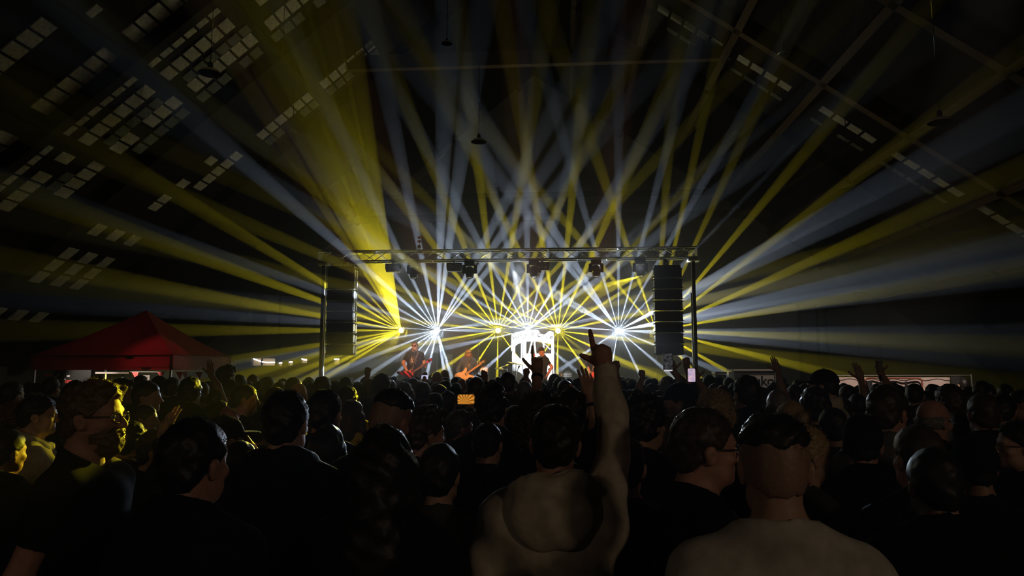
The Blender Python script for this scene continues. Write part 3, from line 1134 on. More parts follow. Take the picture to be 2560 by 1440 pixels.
def slope_pt(side, s, Y, h=0.0):
    """Point on a roof slope: s metres down from the ridge, h metres below the boards."""
    k = SL if side < 0 else SR
    L = math.sqrt(1 + k * k)
    return Vector((RX + side * s / L, Y, RZ - s * k / L)) - Vector((side * k / L, 0, 1 / L)) * h


LEN = {-1: (RX - XL) * math.sqrt(1 + SL * SL), 1: (XR - RX) * math.sqrt(1 + SR * SR)}
for side in (-1, 1):
    b = MB()
    q = [slope_pt(side, 0, Y0), slope_pt(side, LEN[side] + .2, Y0), slope_pt(side, LEN[side] + .2, Y1 + .3), slope_pt(side, 0, Y1 + .3)]
    k = SL if side < 0 else SR
    up = Vector((side * k, 0, 1)).normalized() * .2
    b.add(q + [v + up for v in q], [(0, 1, 2, 3), (7, 6, 5, 4), (0, 4, 5, 1), (1, 5, 6, 2), (2, 6, 7, 3), (3, 7, 4, 0)])
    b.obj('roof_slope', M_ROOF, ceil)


def bar(side, s0, s1, Y, w, h, m, name):
    a, c = slope_pt(side, s0, Y, h / 2), slope_pt(side, s1, Y, h / 2)
    k = SL if side < 0 else SR
    return MB().beam(a, c, w, h, up=Vector((side * k, 0, 1))).obj(name, m, ceil)


def purlin(side, s, y0, y1, w, h, m, drop=0.0):
    k = SL if side < 0 else SR
    return MB().beam(slope_pt(side, s, y0, h / 2 + drop), slope_pt(side, s, y1, h / 2 + drop), w, h, up=Vector((side * k, 0, 1))).obj('purlin', m, ceil)


# rafters run down the slopes, purlins along the hall
for Y in (2.0, 6.0, 10.6, 14.0, 17.2, 21.2, 25.4, 29.4):
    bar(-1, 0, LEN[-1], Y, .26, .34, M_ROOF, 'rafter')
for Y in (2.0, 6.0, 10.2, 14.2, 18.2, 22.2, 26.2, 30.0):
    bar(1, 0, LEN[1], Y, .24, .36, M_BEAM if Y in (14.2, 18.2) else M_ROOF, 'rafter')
for s in (1.0, 3.2, 5.6, 8.0, 10.4, 12.8, 15.2, 17.6, 20.0):
    if s < LEN[-1]:
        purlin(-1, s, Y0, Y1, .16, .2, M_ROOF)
for s in (2.2, 4.75, 7.3, 9.85, 12.4, 14.95, 17.5, 20.0):
    if s < LEN[1]:
        purlin(1, s, Y0, Y1, .2, .26, M_BEAM, .1)
# collar ties
for Y, z, h, m in ((20.0, 10.95, .42, M_BEAM), (29.6, 8.35, .3, M_BEAM), (29.6, 9.3, .2, M_ROOF)):
    k0, k1 = RX - (RZ - z) / SL, RX + (RZ - z) / SR
    MB().box(((k0 + k1) / 2, Y, z), (k1 - k0, .22, h)).obj('collar_tie', m, ceil)
a, c = P(1040, 450, 26), P(1140, 348, 26)
MB().beam(a, c, .16, .16).obj('strut', M_BEAM, ceil)

# skylight panes between the laths of the left slope: rows at these distances, runs of panes down the slope
_l = MB()
pane_me = None


def panes(side, Y, wy, s0, s1, ps, gap_at, m, skip=0.0, h=.03):
    global pane_me
    if pane_me is None:
        pane_me = MB().box((0, 0, 0), (1, 1, 1)).mesh('roof_pane')
        pane_me.materials.append(None)
    k = SL if side < 0 else SR
    L = math.sqrt(1 + k * k)
    s = s0
    while s < s1:
        if not any(abs(s + ps / 2 - g) < ps * .62 for g in gap_at) and rng.random() >= skip:
            o = link('roof_pane', pane_me, m, ceil)
            o.matrix_world = Matrix.Translation(slope_pt(side, s + ps * .41, Y, h)) @ Matrix([[side / L, 0, k * side / L, 0], [0, 1, 0, 0], [-k / L, 0, 1 / L, 0], [0, 0, 0, 1]]) @ Matrix.Diagonal((ps * .82, wy, .03, 1))
        s += ps


GP = (3.2, 5.6, 8.0, 10.4, 12.8, 15.2, 17.6)
for Y, wy, a, c, m, sk in ((12.0, .42, 10.4, 13.3, M_PANE, 0), (12.45, .2, 8.9, 10.5, M_PANE, .3), (13.55, .48, 5.7, 13.6, M_PANE, .04), (14.45, .5, 4.9, 17, M_PANE, .04),
                           (15.2, .42, 4.9, 16.9, M_PANE, .04), (16.15, .46, 4.4, 14, M_PANE, .04), (18.3, .42, 14.6, 18.2, M_PANE, 0), (19.1, .44, 14.6, 18.2, M_PANE, 0), (19.9, .42, 14.6, 18.2, M_PANE, 0),
                           (19.25, .42, 11.3, 13.4, M_PANE, .1), (19.95, .46, 5.0, 13.4, M_PANE, .03),
                           (14.0, .2, 5, 14, M_PANE2, .2), (15.75, .3, 5, 14, M_PANE2, .2), (16.7, .36, 4.5, 13, M_PANE2, .25), (20.5, .42, 5.0, 10, M_PANE2, .2)):
    panes(-1, Y, wy, a, c, .34 if Y < 18 or a < 14 else .5, GP, m, sk)
for Y, wy, a, c, m, sk in ((19.9, .34, 4.9, 19.5, M_PANE, .02), (20.7, .2, 4.9, 15, M_PANE2, .15)):
    panes(1, Y, wy, a, c, .45, (4.75, 7.3, 9.85, 12.4, 14.95, 17.5), m, sk)

# back wall relief: dark column, doors and panels seen through the haze
tag(MB().box((P(648, 800, 30.7).x, 30.72, 3.2), (.5, .3, 6.4)).obj('trim_1', M_DARKW), kind='structure')
tag(MB().box((P(2170, 800, 30.7).x, 30.72, 2.6), (.9, .3, 5.2)).obj('trim_2', M_DARKW), kind='structure')
for i, (x0, x1, y0, y1) in enumerate(((2000, 2046, 765, 935), (2066, 2160, 770, 935), (705, 800, 740, 930))):
    a, c = P(x0, y0, 30.8), P(x1, y1, 30.8)
    d = empty('door_%d' % (i + 1), ((a.x + c.x) / 2, 30.86, 0))
    tag(d, kind='structure')
    h = a.z
    w = c.x - a.x
    MB().box((0, 0, h / 2), (w, .12, h)).obj('door_leaf', M_DARKW, d)
    f = MB()
    f.box((-w / 2 - .05, -.03, h / 2), (.1, .2, h)).box((w / 2 + .05, -.03, h / 2), (.1, .2, h)).box((0, -.03, h + .05), (w + .2, .2, .1))
    f.obj('door_frame', M_ROOF, d)

# lit bar hatch in the back wall at the left of the stage
M_HATCH = mat('glowing_hatch_wall', (.5, .36, .2), .8, noise=.3, scale=2, emit=(.9, .62, .3), es=.12)  # lamplight on the hatch wall put into its emission
M_LED = mat('led_tube', (1, 1, 1), .4, emit=(.9, .92, 1), es=6)


def hatch(idx, px0, px1, py0, py1, Y, tube):
    a, c = P(px0, py0, Y), P(px1, py1, Y)
    w = empty('window_%d' % idx, ((a.x + c.x) / 2, a.y, c.z))
    tag(w, kind='structure')
    W_, H_ = c.x - a.x, a.z - c.z
    MB().box((0, .08, H_ / 2), (W_, .04, H_)).obj('hatch_panel', M_HATCH, w)
    f = MB()
    t = .05
    f.box((-W_ / 2 - t / 2, 0, H_ / 2), (t, .2, H_ + 2 * t)).box((W_ / 2 + t / 2, 0, H_ / 2), (t, .2, H_ + 2 * t)).box((0, 0, -t / 2), (W_, .2, t)).box((0, 0, H_ + t / 2), (W_, .2, t))
    f.obj('window_frame', M_DARKW, w)
    if W_ > .5:
        MB().box((-W_ * .1, -.0, H_ / 2), (.03, .1, H_)).obj('mullion', M_BLACK, w)
    pts = [Vector((P(x, y, Y).x - w.location.x, -.03, P(x, y, Y).z - c.z)) for x, y in tube]
    MB().tube(pts, .02, 6).obj('light_tube', M_LED, w, True)
    return w


hatch(1, 632, 690, 896, 914, 24.0, [(634, 896.5), (645, 901), (658, 905), (672, 906.5), (690, 905.5)])
hatch(2, 698, 708, 905, 915, 24.0, [(699, 908), (703, 907), (707, 907)])
hatch(3, 723, 734, 903, 914, 24.0, [(724, 905.5), (729, 905), (733, 905.5)])
hatch(4, 755, 770, 896, 908, 24.0, [(755, 897), (762, 900), (770, 900.5)])
hatch(5, 836, 850, 896, 911, 24.0, [(837, 898), (843, 897.5), (849, 898)])
# the wall the hatches sit in
hw0, hw1 = P(590, 900, 24.2).x, P(872, 900, 24.2).x
tag(MB().box(((hw0 + hw1) / 2, 24.27, 1.35), (hw1 - hw0, .12, 2.7)).obj('wall_bar', M_DARKW), kind='structure')

# ---------------------------------------------------------------- haze
hz = bpy.data.materials.new('stage_haze')
hz.use_nodes = True
nt = hz.node_tree
nt.nodes.clear()
_o = nt.nodes.new('ShaderNodeOutputMaterial')
_v = nt.nodes.new('ShaderNodeVolumeScatter')
_v.inputs['Anisotropy'].default_value = 0.25
nt.links.new(_v.outputs[0], _o.inputs['Volume'])
hz.cycles.volume_sampling = 'EQUIANGULAR'
_g = nt.nodes.new('ShaderNodeNewGeometry')
_m = nt.nodes.new('ShaderNodeVectorMath')
_m.operation = 'SUBTRACT'
_m.inputs[1].default_value = tuple(P(1320, 800, 23.2))
nt.links.new(_g.outputs['Position'], _m.inputs[0])
_s = nt.nodes.new('ShaderNodeVectorMath')          # the bank of smoke is flatter than wide
_s.operation = 'MULTIPLY'
_s.inputs[1].default_value = (.86, .95, 2.0)
nt.links.new(_m.outputs['Vector'], _s.inputs[0])
_d = nt.nodes.new('ShaderNodeVectorMath')
_d.operation = 'LENGTH'
nt.links.new(_s.outputs['Vector'], _d.inputs[0])


def mth(op, a, b=None):
    n = nt.nodes.new('ShaderNodeMath')
    n.operation = op
    for i, q in enumerate((a, b)):
        if q is None:
            continue
        if isinstance(q, (int, float)):
            n.inputs[i].default_value = q
        else:
            nt.links.new(q, n.inputs[i])
    return n.outputs[0]


HZ_PEAK, HZ_R, HZ_MIN, HZ_CORE = 0.055, 7.4, 0.0016, 0.15
q = mth('DIVIDE', _d.outputs['Value'], HZ_R)
q = mth('MULTIPLY', mth('POWER', q, 2.0), -1.0)
q = mth('ADD', mth('MULTIPLY', mth('EXPONENT', q), HZ_PEAK), HZ_MIN)
q2 = mth('MULTIPLY', mth('POWER', mth('DIVIDE', _d.outputs['Value'], 4.2), 2.0), -1.0)
q = mth('ADD', q, mth('MULTIPLY', mth('EXPONENT', q2), HZ_CORE))
_n = nt.nodes.new('ShaderNodeTexNoise')          # the smoke drifts in clouds
_n.inputs['Scale'].default_value = 0.55
_n.inputs['Detail'].default_value = 2.0
nt.links.new(_g.outputs['Position'], _n.inputs['Vector'])
q = mth('MULTIPLY', q, mth('ADD', mth('MULTIPLY', _n.outputs['Fac'], 1.0), 0.5))
nt.links.new(q, _v.inputs['Density'])
hb = MB()
hb.prism([(XL + .1, .02), (XR - .1, .02), (XR - .1, roof_z(XR) - .6), (RX, RZ - .45), (XL + .1, roof_z(XL) - .6)], Y0 + .1, Y1 - .05, lambda x, y, z: Vector((x, z, y)))
hz_o = tag(hb.obj('haze', hz), 'thin stage smoke hanging through the whole hall', 'haze', kind='stuff')

# ---------------------------------------------------------------- stage, truss, fixtures
SY0, SY1, SZ = 18.3, 24.0, .95
sx0, sx1 = P(800, 900, 19).x + .95, P(1745, 900, 19).x - .95
sg = empty('stage', ((sx0 + sx1) / 2, SY0, 0))
tag(sg, 'low black stage deck that the band stands on', 'stage')
nx = 6
wq = (sx1 - sx0) / nx
for i in range(nx):
    for j in range(3):
        MB().box((sx0 - sg.location.x + wq * (i + .5), (SY1 - SY0) * (j + .5) / 3, SZ - .06), (wq - .012, (SY1 - SY0) / 3 - .012, .12)).obj('deck_panel', M_STAGE, sg)
MB().box((0, .05, (SZ - .13) / 2), (sx1 - sx0, .04, SZ - .13)).obj('front_skirt', M_BLACK, sg)

# lighting truss over the stage front
TY = 19.0
ta, tb = P(799, 641, TY), P(1741, 636, TY)
TZ = (ta.z + tb.z) / 2
tr = empty('lighting_truss', ((ta.x + tb.x) / 2, TY, TZ - .15))
tag(tr, 'long horizontal aluminium box truss spanning the stage above the band', 'truss')
TL = tb.x - ta.x
for y in (-.145, .145):
    for z in (.02, .29):
        MB().tube([(-TL / 2, y, z), (TL / 2, y, z)], .026, 10).obj('chord', M_ALU, tr, True)
nb = 26
br_me = MB().tube([(0, 0, 0), (TL / nb, 0, .27)], .010, 6).mesh('brace', True)
br_me.materials.append(M_ALU)
for y in (-.145, .145):
    for i in range(nb):
        o = link('brace', br_me, None, tr)
        o.location = (-TL / 2 + TL * i / nb, y, .02)
        if (i + (y > 0)) % 2:
            o.location.z = .29
            o.scale = (1, 1, -1)
for i in range(0, nb + 1, 2):
    for z in (.02, .29):
        MB().tube([(-TL / 2 + TL * i / nb, -.145, z), (-TL / 2 + TL * i / nb, .145, z)], .010, 6).obj('cross_tube', M_ALU, tr, True)
for sx in (-1, 1):
    MB().box((sx * TL / 2, 0, .155), (.03, .34, .33)).obj('end_frame', M_ALU, tr)
for i in range(1, 5):
    x = -TL / 2 + TL * i / 5
    m = MB()
    for y in (-.145, .145):
        for z in (.02, .29):
            m.tube([(x - .05, y, z), (x + .05, y, z)], .036, 10)
    m.obj('coupler', M_STEEL, tr, True)

# the towers that carry it
for label, bx, tx, yy in (('black lifting tower under the left end of the truss', 800, 813, 0), ('black lifting tower under the right end of the truss', 1738, 1735, 0)):
    t, b = P(tx, 662, TY), P(bx, 920, TY)
    x = (t.x + b.x) / 2
    tw = empty('lifting_tower', (x, TY, 0))
    tag(tw, label, 'tower', 'towers holding the truss')
    MB().box((0, 0, (TZ - .2) / 2), (.085, .085, TZ - .2)).obj('mast', M_BLACK, tw)
    sgn = 1 if bx < 1000 else -1
    MB().tube([(sgn * .07, -.04, .1), (sgn * .07, -.04, 3.95)], .022, 8).obj('inner_mast', M_STEEL, tw, True)
    MB().box((0, -.03, TZ - .2), (.3, .3, .05)).obj('head_plate', M_STEEL, tw)
    for k in range(4):
        a = math.pi / 4 + k * math.pi / 2
        MB().beam((0, 0, .35), (.75 * math.cos(a), .75 * math.sin(a), .03), .05, .05).obj('leg', M_BLACK, tw)
    MB().lathe([(.05, -.06), (.09, -.05), (.09, .05), (.05, .06)], (0, -.1, 1.2), 14, (1, 0, 0)).obj('winch', M_STEEL, tw, True)

# line arrays
ORD = ['top', 'second from the top', 'third from the top', 'fourth from the top', 'fourth from the bottom', 'third from the bottom', 'second from the bottom', 'bottom']


def line_array(side, px0, px1, py0, py1, Y):
    a, c = P(px0, py0, Y), P(px1, py0, Y)
    zt, zb = a.z, P(px0, py1, Y).z
    cx, w = (a.x + c.x) / 2, c.x - a.x
    h = (zt - zb) / 8
    side_s = 1 if side == 'left' else -1
    y = Y
    z = zt
    for i in range(8):
        ang = RAD(0 if i < 3 else (i - 2) * 1.1)
        e = empty('line_array_speaker', (cx, y, z))
        e.rotation_euler = (-ang, 0, 0)
        tag(e, 'black line array speaker, %s box of the %s hanging stack' % (ORD[i], side), 'speaker', 'speaker boxes of the %s hanging stack' % side)
        hh = h - .012
        b = MB()
        pr = [(-w / 2, 0), (w / 2, 0), (w / 2 - .05, .44), (-w / 2 + .05, .44)]
        b.prism(pr, -hh, 0, lambda x, yy, zz: Vector((x, yy, zz * (1 - .22 * yy / .44) - .11 * hh * yy / .44)))
        b.obj('cabinet', M_BLACK, e)
        MB().box((0, -.012, -hh / 2), (w - .03, .024, hh - .02)).obj('grille', M_GRILLE, e)
        for s in (-1, 1):
            pl = MB()
            pl.box((s * (w / 2 - .005), .10, -hh / 2), (.012, .10, hh * .92)).box((s * (w / 2 - .02), .34, -hh * .5), (.012, .08, hh * .8))
            pl.obj('rigging_plate', M_STEEL if s == side_s else M_BLACK, e)
            pn = MB()
            for dz in (-.03, -hh + .03):
                pn.tube([(s * (w / 2 - .01), .03, dz), (s * (w / 2 + .035), .03, dz)], .012, 6)
                pn.tube([(s * (w / 2 - .01), .17, dz), (s * (w / 2 + .03), .17, dz)], .012, 6)
            pn.obj('pin', M_BLACK, e)
            MB().box((s * (w / 2 - .012), .22, -hh / 2), (.03, .07, hh * .45)).obj('handle', M_BLACK, e)
        z -= h
        y += h * math.sin(ang)
    r = empty('rigging_frame', (cx, Y, zt))
    tag(r, 'steel bumper frame and chain carrying the %s speaker stack' % side, 'rigging')
    MB().box((0, .06, .035), (w * .95, .06, .06)).obj('front_bar', M_BLACK, r)
    MB().box((0, .36, .035), (w * .9, .06, .06)).obj('rear_bar', M_BLACK, r)
    for s in (-1, 1):
        MB().box((s * w * .4, .2, .035), (.05, .36, .06)).obj('side_bar', M_BLACK, r)
    tz = TZ - .13 - zt
    MB().beam((0, .2, .06), (0, TY - Y, tz), .025, .025).obj('chain', M_STEEL, r)
    MB().box((0, (TY - Y) * .7 + .06, tz * .6), (.1, .1, .16)).obj('hoist', M_BLACK, r)


line_array('left', 820, 886, 671, 888, 18.55)
line_array('right', 1635, 1704, 669, 888, 18.55)

# moving heads on stands at the back of the stage: the sources of the fans
M_LENS = {'white': mat('white_hot_lens', (1, 1, 1), .2, emit=(.8, .9, 1.0), es=60), 'yellow': mat('yellow_hot_lens', (1, .8, .2), .2, emit=(1, .78, .12), es=40)}


def moving_head_parts(e, aim, base_up, lens_m, k=1.0):
    """aim: unit vector of the beam; base at the origin of e, head .3 away from it."""
    up = Vector((0, 0, 1 if base_up else -1))
    aim = Vector(aim).normalized()
    MB().box(up * .05 * k, (.26 * k, .26 * k, .10 * k)).obj('base', M_BLACK, e)
    for s in (-1, 1):
        m = MB()
        m.beam(up * .10 * k + Vector((s * .15 * k, 0, 0)), up * .33 * k + Vector((s * .15 * k, 0, 0)), .035 * k, .09 * k, (1, 0, 0))
        m.obj('yoke_arm', M_BLACK, e)
    MB().box(up * .11 * k, (.33 * k, .1 * k, .03 * k)).obj('yoke_bridge', M_BLACK, e)
    c = up * .32 * k
    R = k
    MB().lathe([(.07 * R, -.17 * R), (.105 * R, -.14 * R), (.115 * R, .02 * R), (.10 * R, .11 * R), (.085 * R, .125 * R), (.08 * R, .115 * R)], c, 20, aim).obj('head', M_BLACK, e, True)
    MB().lathe([(0, .128 * R), (.04 * R, .126 * R), (.075 * R, .115 * R)], c, 20, aim).obj('lens', lens_m, e, True)


names = ['leftmost yellow moving head behind the left speaker stack', 'white moving head behind the singer in sunglasses', 'yellow moving head just left of the white facade panel',
         'white moving head behind the top of the white facade panel', 'yellow moving head just right of the white facade panel', 'white moving head between facade panel and right speakers',
         'yellow moving head hidden behind the right speaker stack']
for (kind, s, col), lb in zip(FIX_LOC[:7], names):
    a = (EYE - s).normalized()
    zb = s.z - .32
    e = empty('moving_head', (s.x, s.y, zb))
    tag(e, lb, 'stage light', 'moving heads throwing the beam fans')
    moving_head_parts(e, a, True, M_LENS[kind])
    sd = empty('light_stand', (s.x, s.y, SZ))
    tag(sd, 'thin black stand under the ' + lb.replace('moving head', 'light'), 'stand', 'stands of the moving heads')
    MB().tube([(0, 0, .02), (0, 0, zb - SZ)], .018, 8).obj('pole', M_BLACK, sd, True)
    MB().lathe([(.24, 0), (.24, .012), (.05, .02), (.02, .05)], (0, 0, 0), 20).obj('base_plate', M_BLACK, sd, True)

# lamps hung under the truss
M_GLASS_OFF = mat('unlit_lens', (.5, .5, .52), .12, .6)


def blinder(px, py, label):
    p = P(px, py, TY)
    e = empty('blinder', (p.x, TY - .1, TZ - .16))
    tag(e, label, 'stage light', 'lamps hung under the truss')
    MB().box((0, 0, -.03), (.05, .06, .08)).obj('clamp', M_STEEL, e)
    for s in (-1, 1):
        MB().box((s * .2, 0, -.12), (.015, .05, .16)).obj('bracket', M_BLACK, e)
    MB().box((0, 0, -.055), (.4, .05, .02)).obj('yoke', M_BLACK, e)
    MB().box((0, .02, -.17), (.37, .14, .2)).obj('housing', M_BLACK, e)
    for s in (-1, 1):
        r = MB().lathe([(.085, 0), (.085, -.02), (.072, -.02), (.066, .0)], (s * .09, -.05, -.17), 20, (0, 1, 0)).obj('lamp_ring', M_STEEL, e, True)
        MB().lathe([(0, -.004), (.04, .0), (.07, .006)], (s * .09, -.052, -.17), 16, (0, 1, 0)).obj('lamp_face', M_GLASS_OFF, e, True)


blinder(985, 667, 'two-eyed blinder lamp under the truss, nearest the left speakers')
blinder(1355, 664, 'two-eyed blinder lamp hung mid-truss over the facade panel')
blinder(1137, 667, 'two-eyed blinder lamp under the truss between singer and bassist')
for px, py, lb, k in ((1036, 670, 'dark moving head hanging beside the left blinder lamp', 1.0), (1335, 676, 'dark moving head hanging beside the mid-truss blinder lamp', 1.0), (1490, 672, 'dark moving head under the truss near the right speakers', 1.0), (1600, 672, 'added moving head under the truss right beside the right speaker stack', 1.0),  # head beside the right speaker stack is added to carry rim light
                      (1175, 676, 'dark moving head under the truss above the bassist', 1.0)):
    p = P(px, py, TY)
    e = empty('moving_head', (p.x, TY - .05, TZ - .16))
    tag(e, lb, 'stage light', 'lamps hung under the truss')
    moving_head_parts(e, (.05, -.25, -1), False, M_GLASS_OFF, k)

# three small warning tiles hung over the truss
tl = empty('hanging_tile_strip', tuple(P(1048, 618, TY - .16)))
tag(tl, 'vertical strip of three pale tiles standing on the truss', 'sign')
for (py, c, m) in ((594, 0, mat('salmon_tile', (.75, .35, .28), .6)), (603.5, 1, mat('pink_tile', (.7, .42, .4), .6)), (617, 2, mat('pale_tile', (.6, .62, .62), .6))):
    p = P(1048, py, TY - .16) - tl.location
    MB().box(p, (.09, .02, .08 if c == 2 else .06)).obj('tile', m, tl)
MB().tube([(0, .02, -.2), (0, .02, .3)], .008, 6).obj('rod', M_STEEL, tl, True)

# ---------------------------------------------------------------- white facade panel with the lettering
FY = 21.4
pp = lambda x, y, dy=0: P(x, y, FY + dy)
fc = empty('facade_panel', (pp(1332, 945).x, FY, SZ))
tag(fc, 'white cut-out facade panel with arched window openings and hand lettering', 'stage prop')


def fpoly(pts, name, m, t0=0, t1=.04):
    q = [(pp(x, y).x - fc.location.x, pp(x, y).z - SZ) for x, y in pts]
    return MB().prism(q, t0, t1, lambda x, y, z: Vector((x, z, y))).obj(name, m, fc)


bz = 972
fpoly([(1278, 836), (1288, 836), (1288, bz), (1278, bz)], 'left_post', M_WHITEP)
fpoly([(1378.5, 829), (1385, 829), (1385, bz), (1378.5, bz)], 'right_post', M_WHITEP)
top = [(1288, 831), (1300, 829), (1316, 825), (1345, 825), (1350, 832), (1356, 836), (1364, 835), (1370, 829), (1378.5, 827)]
bot = [(1378.5, 861), (1368, 858), (1350, 854), (1332, 853), (1316, 854), (1302, 857), (1293, 861), (1288, 866)]
fpoly(top + bot, 'sign_board', M_WHITEP)
fpoly([(1302.5, 856), (1306.5, 855.5), (1305, bz), (1301, bz)], 'mullion', M_WHITEP)
fpoly([(1308, 855), (1316, 854), (1315, bz), (1306, bz)], 'mullion', mat('bluish_panel', (.7, .78, .9), .6))  # bluish tone beside the plain white boards
fpoly([(1328, 853), (1332, 853), (1325, 884), (1320.5, 884)], 'glazing_bar', M_WHITEP)
fpoly([(1334, 853), (1338, 853), (1341, 884), (1337, 884)], 'glazing_bar', M_WHITEP)
fpoly([(1357, 855), (1361, 856), (1361, 884), (1357.5, 884)], 'mullion', M_WHITEP)
fpoly([(1316, 884), (1378.5, 884), (1378.5, bz), (1316, bz)], 'lower_board', M_WHITEP)
fpoly([(1288, 885), (1302, 898), (1301.5, bz), (1288, bz)], 'lower_board', M_WHITEP)
for s in (-1, 1):
    MB().beam((s * .45, .06, .9), (s * .45, .6, .02), .04, .04).obj('brace', M_BLACK, fc)


def letter(txt, x, y, size, rot=0):
    cu = bpy.data.curves.new('letter', 'FONT')
    cu.body = txt
    cu.size = size
    cu.extrude = .003
    cu.shear = .25
    cu.align_x = 'CENTER'
    t = bpy.data.objects.new('tmp', cu)
    COL.objects.link(t)
    bpy.context.view_layer.update()
    me = bpy.data.meshes.new_from_object(t)
    bpy.data.objects.remove(t)
    me.materials.clear()
    me.materials.append(M_INK)
    o = link('letter', me, None, fc)
    o.location = (pp(x, y).x - fc.location.x, -.006, pp(x, y).z - SZ)
    o.rotation_euler = (math.pi / 2, -RAD(rot), 0)
    return o


for ch, x, y, sz, r in (('H', 1287, 848, .16, 30), ('u', 1295, 845, .19, 28), ('r', 1302, 841, .18, 24), ('r', 1308, 842, .16, 20), ('y', 1315, 841, .18, 14), ('o', 1330, 838, .17, 0),
                        ('C', 1346, 842, .17, -8), ('r', 1358, 841, .15, -10), ('i', 1366, 843, .15, -14), ('e', 1376, 847, .19, -12)):
    letter(ch, x, y, sz, r)
for x0, y0, x1, y1 in ((1304, 848.5, 1312, 844.5), (1331, 841, 1338, 839.5), (1344, 839, 1354, 842.5), (1362, 843.5, 1370, 846)):
    a, c = pp(x0, y0), pp(x1, y1)
    MB().beam((a.x - fc.location.x, -.004, a.z - SZ), (c.x - fc.location.x, -.004, c.z - SZ), .006, .012).obj('underline', M_INK, fc)

# ---------------------------------------------------------------- pendants, tent, banners
M_SHADE = mat('enamel_reflector', (.85, .8, .74), .3)


def pendant(px, py, Y, dia, label):
    p = P(px, py, Y)
    zr = roof_z(p.x) - .05
    e = empty('pendant_lamp', tuple(p))
    tag(e, label, 'lamp', 'pendant lamps under the roof')
    r = dia / 2
    MB().lathe([(r, 0), (r * .98, .006), (r * .75, r * .28), (r * .35, r * .46), (r * .2, r * .5), (r * .16, r * .49), (r * .33, r * .43), (r * .72, r * .25), (r * .94, .004), (r, 0)], (0, 0, 0), 28).obj('shade', M_SHADE, e, True)
    MB().lathe([(r * .2, r * .46), (r * .24, r * .6), (r * .2, r * 1.0), (r * .06, r * 1.1)], (0, 0, 0), 14).obj('lamp_holder', M_BLACK, e, True)
    MB().lathe([(0, r * .1), (r * .12, r * .14), (r * .17, r * .25), (r * .1, r * .46)], (0, 0, 0), 12).obj('bulb', M_GLASS_OFF, e, True)
    MB().tube([(0, 0, r), (0, 0, zr - p.z)], .008, 6).obj('cord', M_BLACK, e)


for px, py, Y, dia, lb in ((525, 184, 13.5, .46, 'wide dish pendant lamp against the left skylight panes, its rim catching light'), (1117, 109, 12.5, .2, 'small round pendant lamp hanging in front of the upper collar beam'),
                           (1197, 355, 17.5, .4, 'dish pendant lamp on a long cord above the middle of the stage'), (1140, 353, 22, .36, 'dim pendant lamp beside the slanted strut'),
                           (1240, 469, 24, .3, 'small pendant lamp low behind the beams above the bassist'), (2350, 306, 13.0, .42, 'dish pendant lamp high at the right under the bare rafter'),
                           (1957, 135, 15.5, .22, 'little pendant lamp by the right row of skylight panes'), (2122, 469, 17.0, .3, 'half lit pendant lamp low on the right between yellow beams'),
                           (1838, 336, 19.0, .24, 'small pendant lamp caught in the white beam on the right'), (227, 632, 21, .26, 'small round pendant lamp low on the dark left above the tent'),
                           (229, 590, 25, .22, 'faint tiny pendant lamp above another one on the dark left'), (732, 330, 18, .22, 'faint little pendant lamp beside the broad yellow beam'),
                           (706, 158, 16, .12, 'tiny bright pendant bulb under the left roof beside the beam')):
    pendant(px, py, Y, dia, lb)

# red gazebo
GZ = (1.94, 2.24, 3.42)
F2 = P(432, 925, 14.0)
th = RAD(22.5)
ux, uy = Vector((-math.cos(th), math.sin(th) * .35 + .0, 0)), None
F1 = P(74, 925, 14.25)
ux = Vector((F1.x - F2.x, F1.y - F2.y, 0))
wid = ux.length
ux.normalize()
uy = Vector((-ux.y, ux.x, 0))
if uy.y < 0:
    uy = -uy
# the right side recedes to the photo's (577, 925)
g = empty('gazebo', (F2.x, F2.y, 0))
tag(g, 'red pop-up gazebo with pointed roof at the left side of the hall', 'tent')
dep_dir = (P(577, 925, 16.2) - P(432, 925, 14.0))
dep_dir = Vector((dep_dir.x, dep_dir.y, 0))
c2 = Vector((0, 0, 0))
c1 = ux * wid
c3 = dep_dir
c4 = c1 + dep_dir
apex = Vector((P(366, 775, 15.2).x - F2.x, 15.2 - F2.y, P(366, 775, 15.2).z))
zf = lambda v, z: Vector((v.x, v.y, z))
m = M_REDFAB
nt2 = m.node_tree
tl_ = nt2.nodes.new('ShaderNodeBsdfTranslucent')
tl_.inputs['Color'].default_value = (.5, .015, .03, 1)
mx = nt2.nodes.new('ShaderNodeMixShader')
mx.inputs[0].default_value = .3
nt2.links.new(nt2.nodes['Principled BSDF'].outputs[0], mx.inputs[1])
nt2.links.new(tl_.outputs[0], mx.inputs[2])
nt2.links.new(mx.outputs[0], nt2.nodes['Material Output'].inputs['Surface'])


def cloth_tri(a, b, c, sag):
    N = 10
    vs, fs, ix = [], [], {}
    for i in range(N + 1):
        for j in range(N + 1 - i):
            u, v = i / N, j / N
            w = 1 - u - v
            p = a * w + b * u + c * v
            p = p - Vector((0, 0, sag * (1 - (w ** 2 + u ** 2 + v ** 2)) * .9))
            ix[i, j] = len(vs)
            vs.append(p)
    for i in range(N):
        for j in range(N - i):
            fs.append((ix[i, j], ix[i + 1, j], ix[i, j + 1]))
            if i + j < N - 1:
                fs.append((ix[i + 1, j], ix[i + 1, j + 1], ix[i, j + 1]))
    return vs, fs


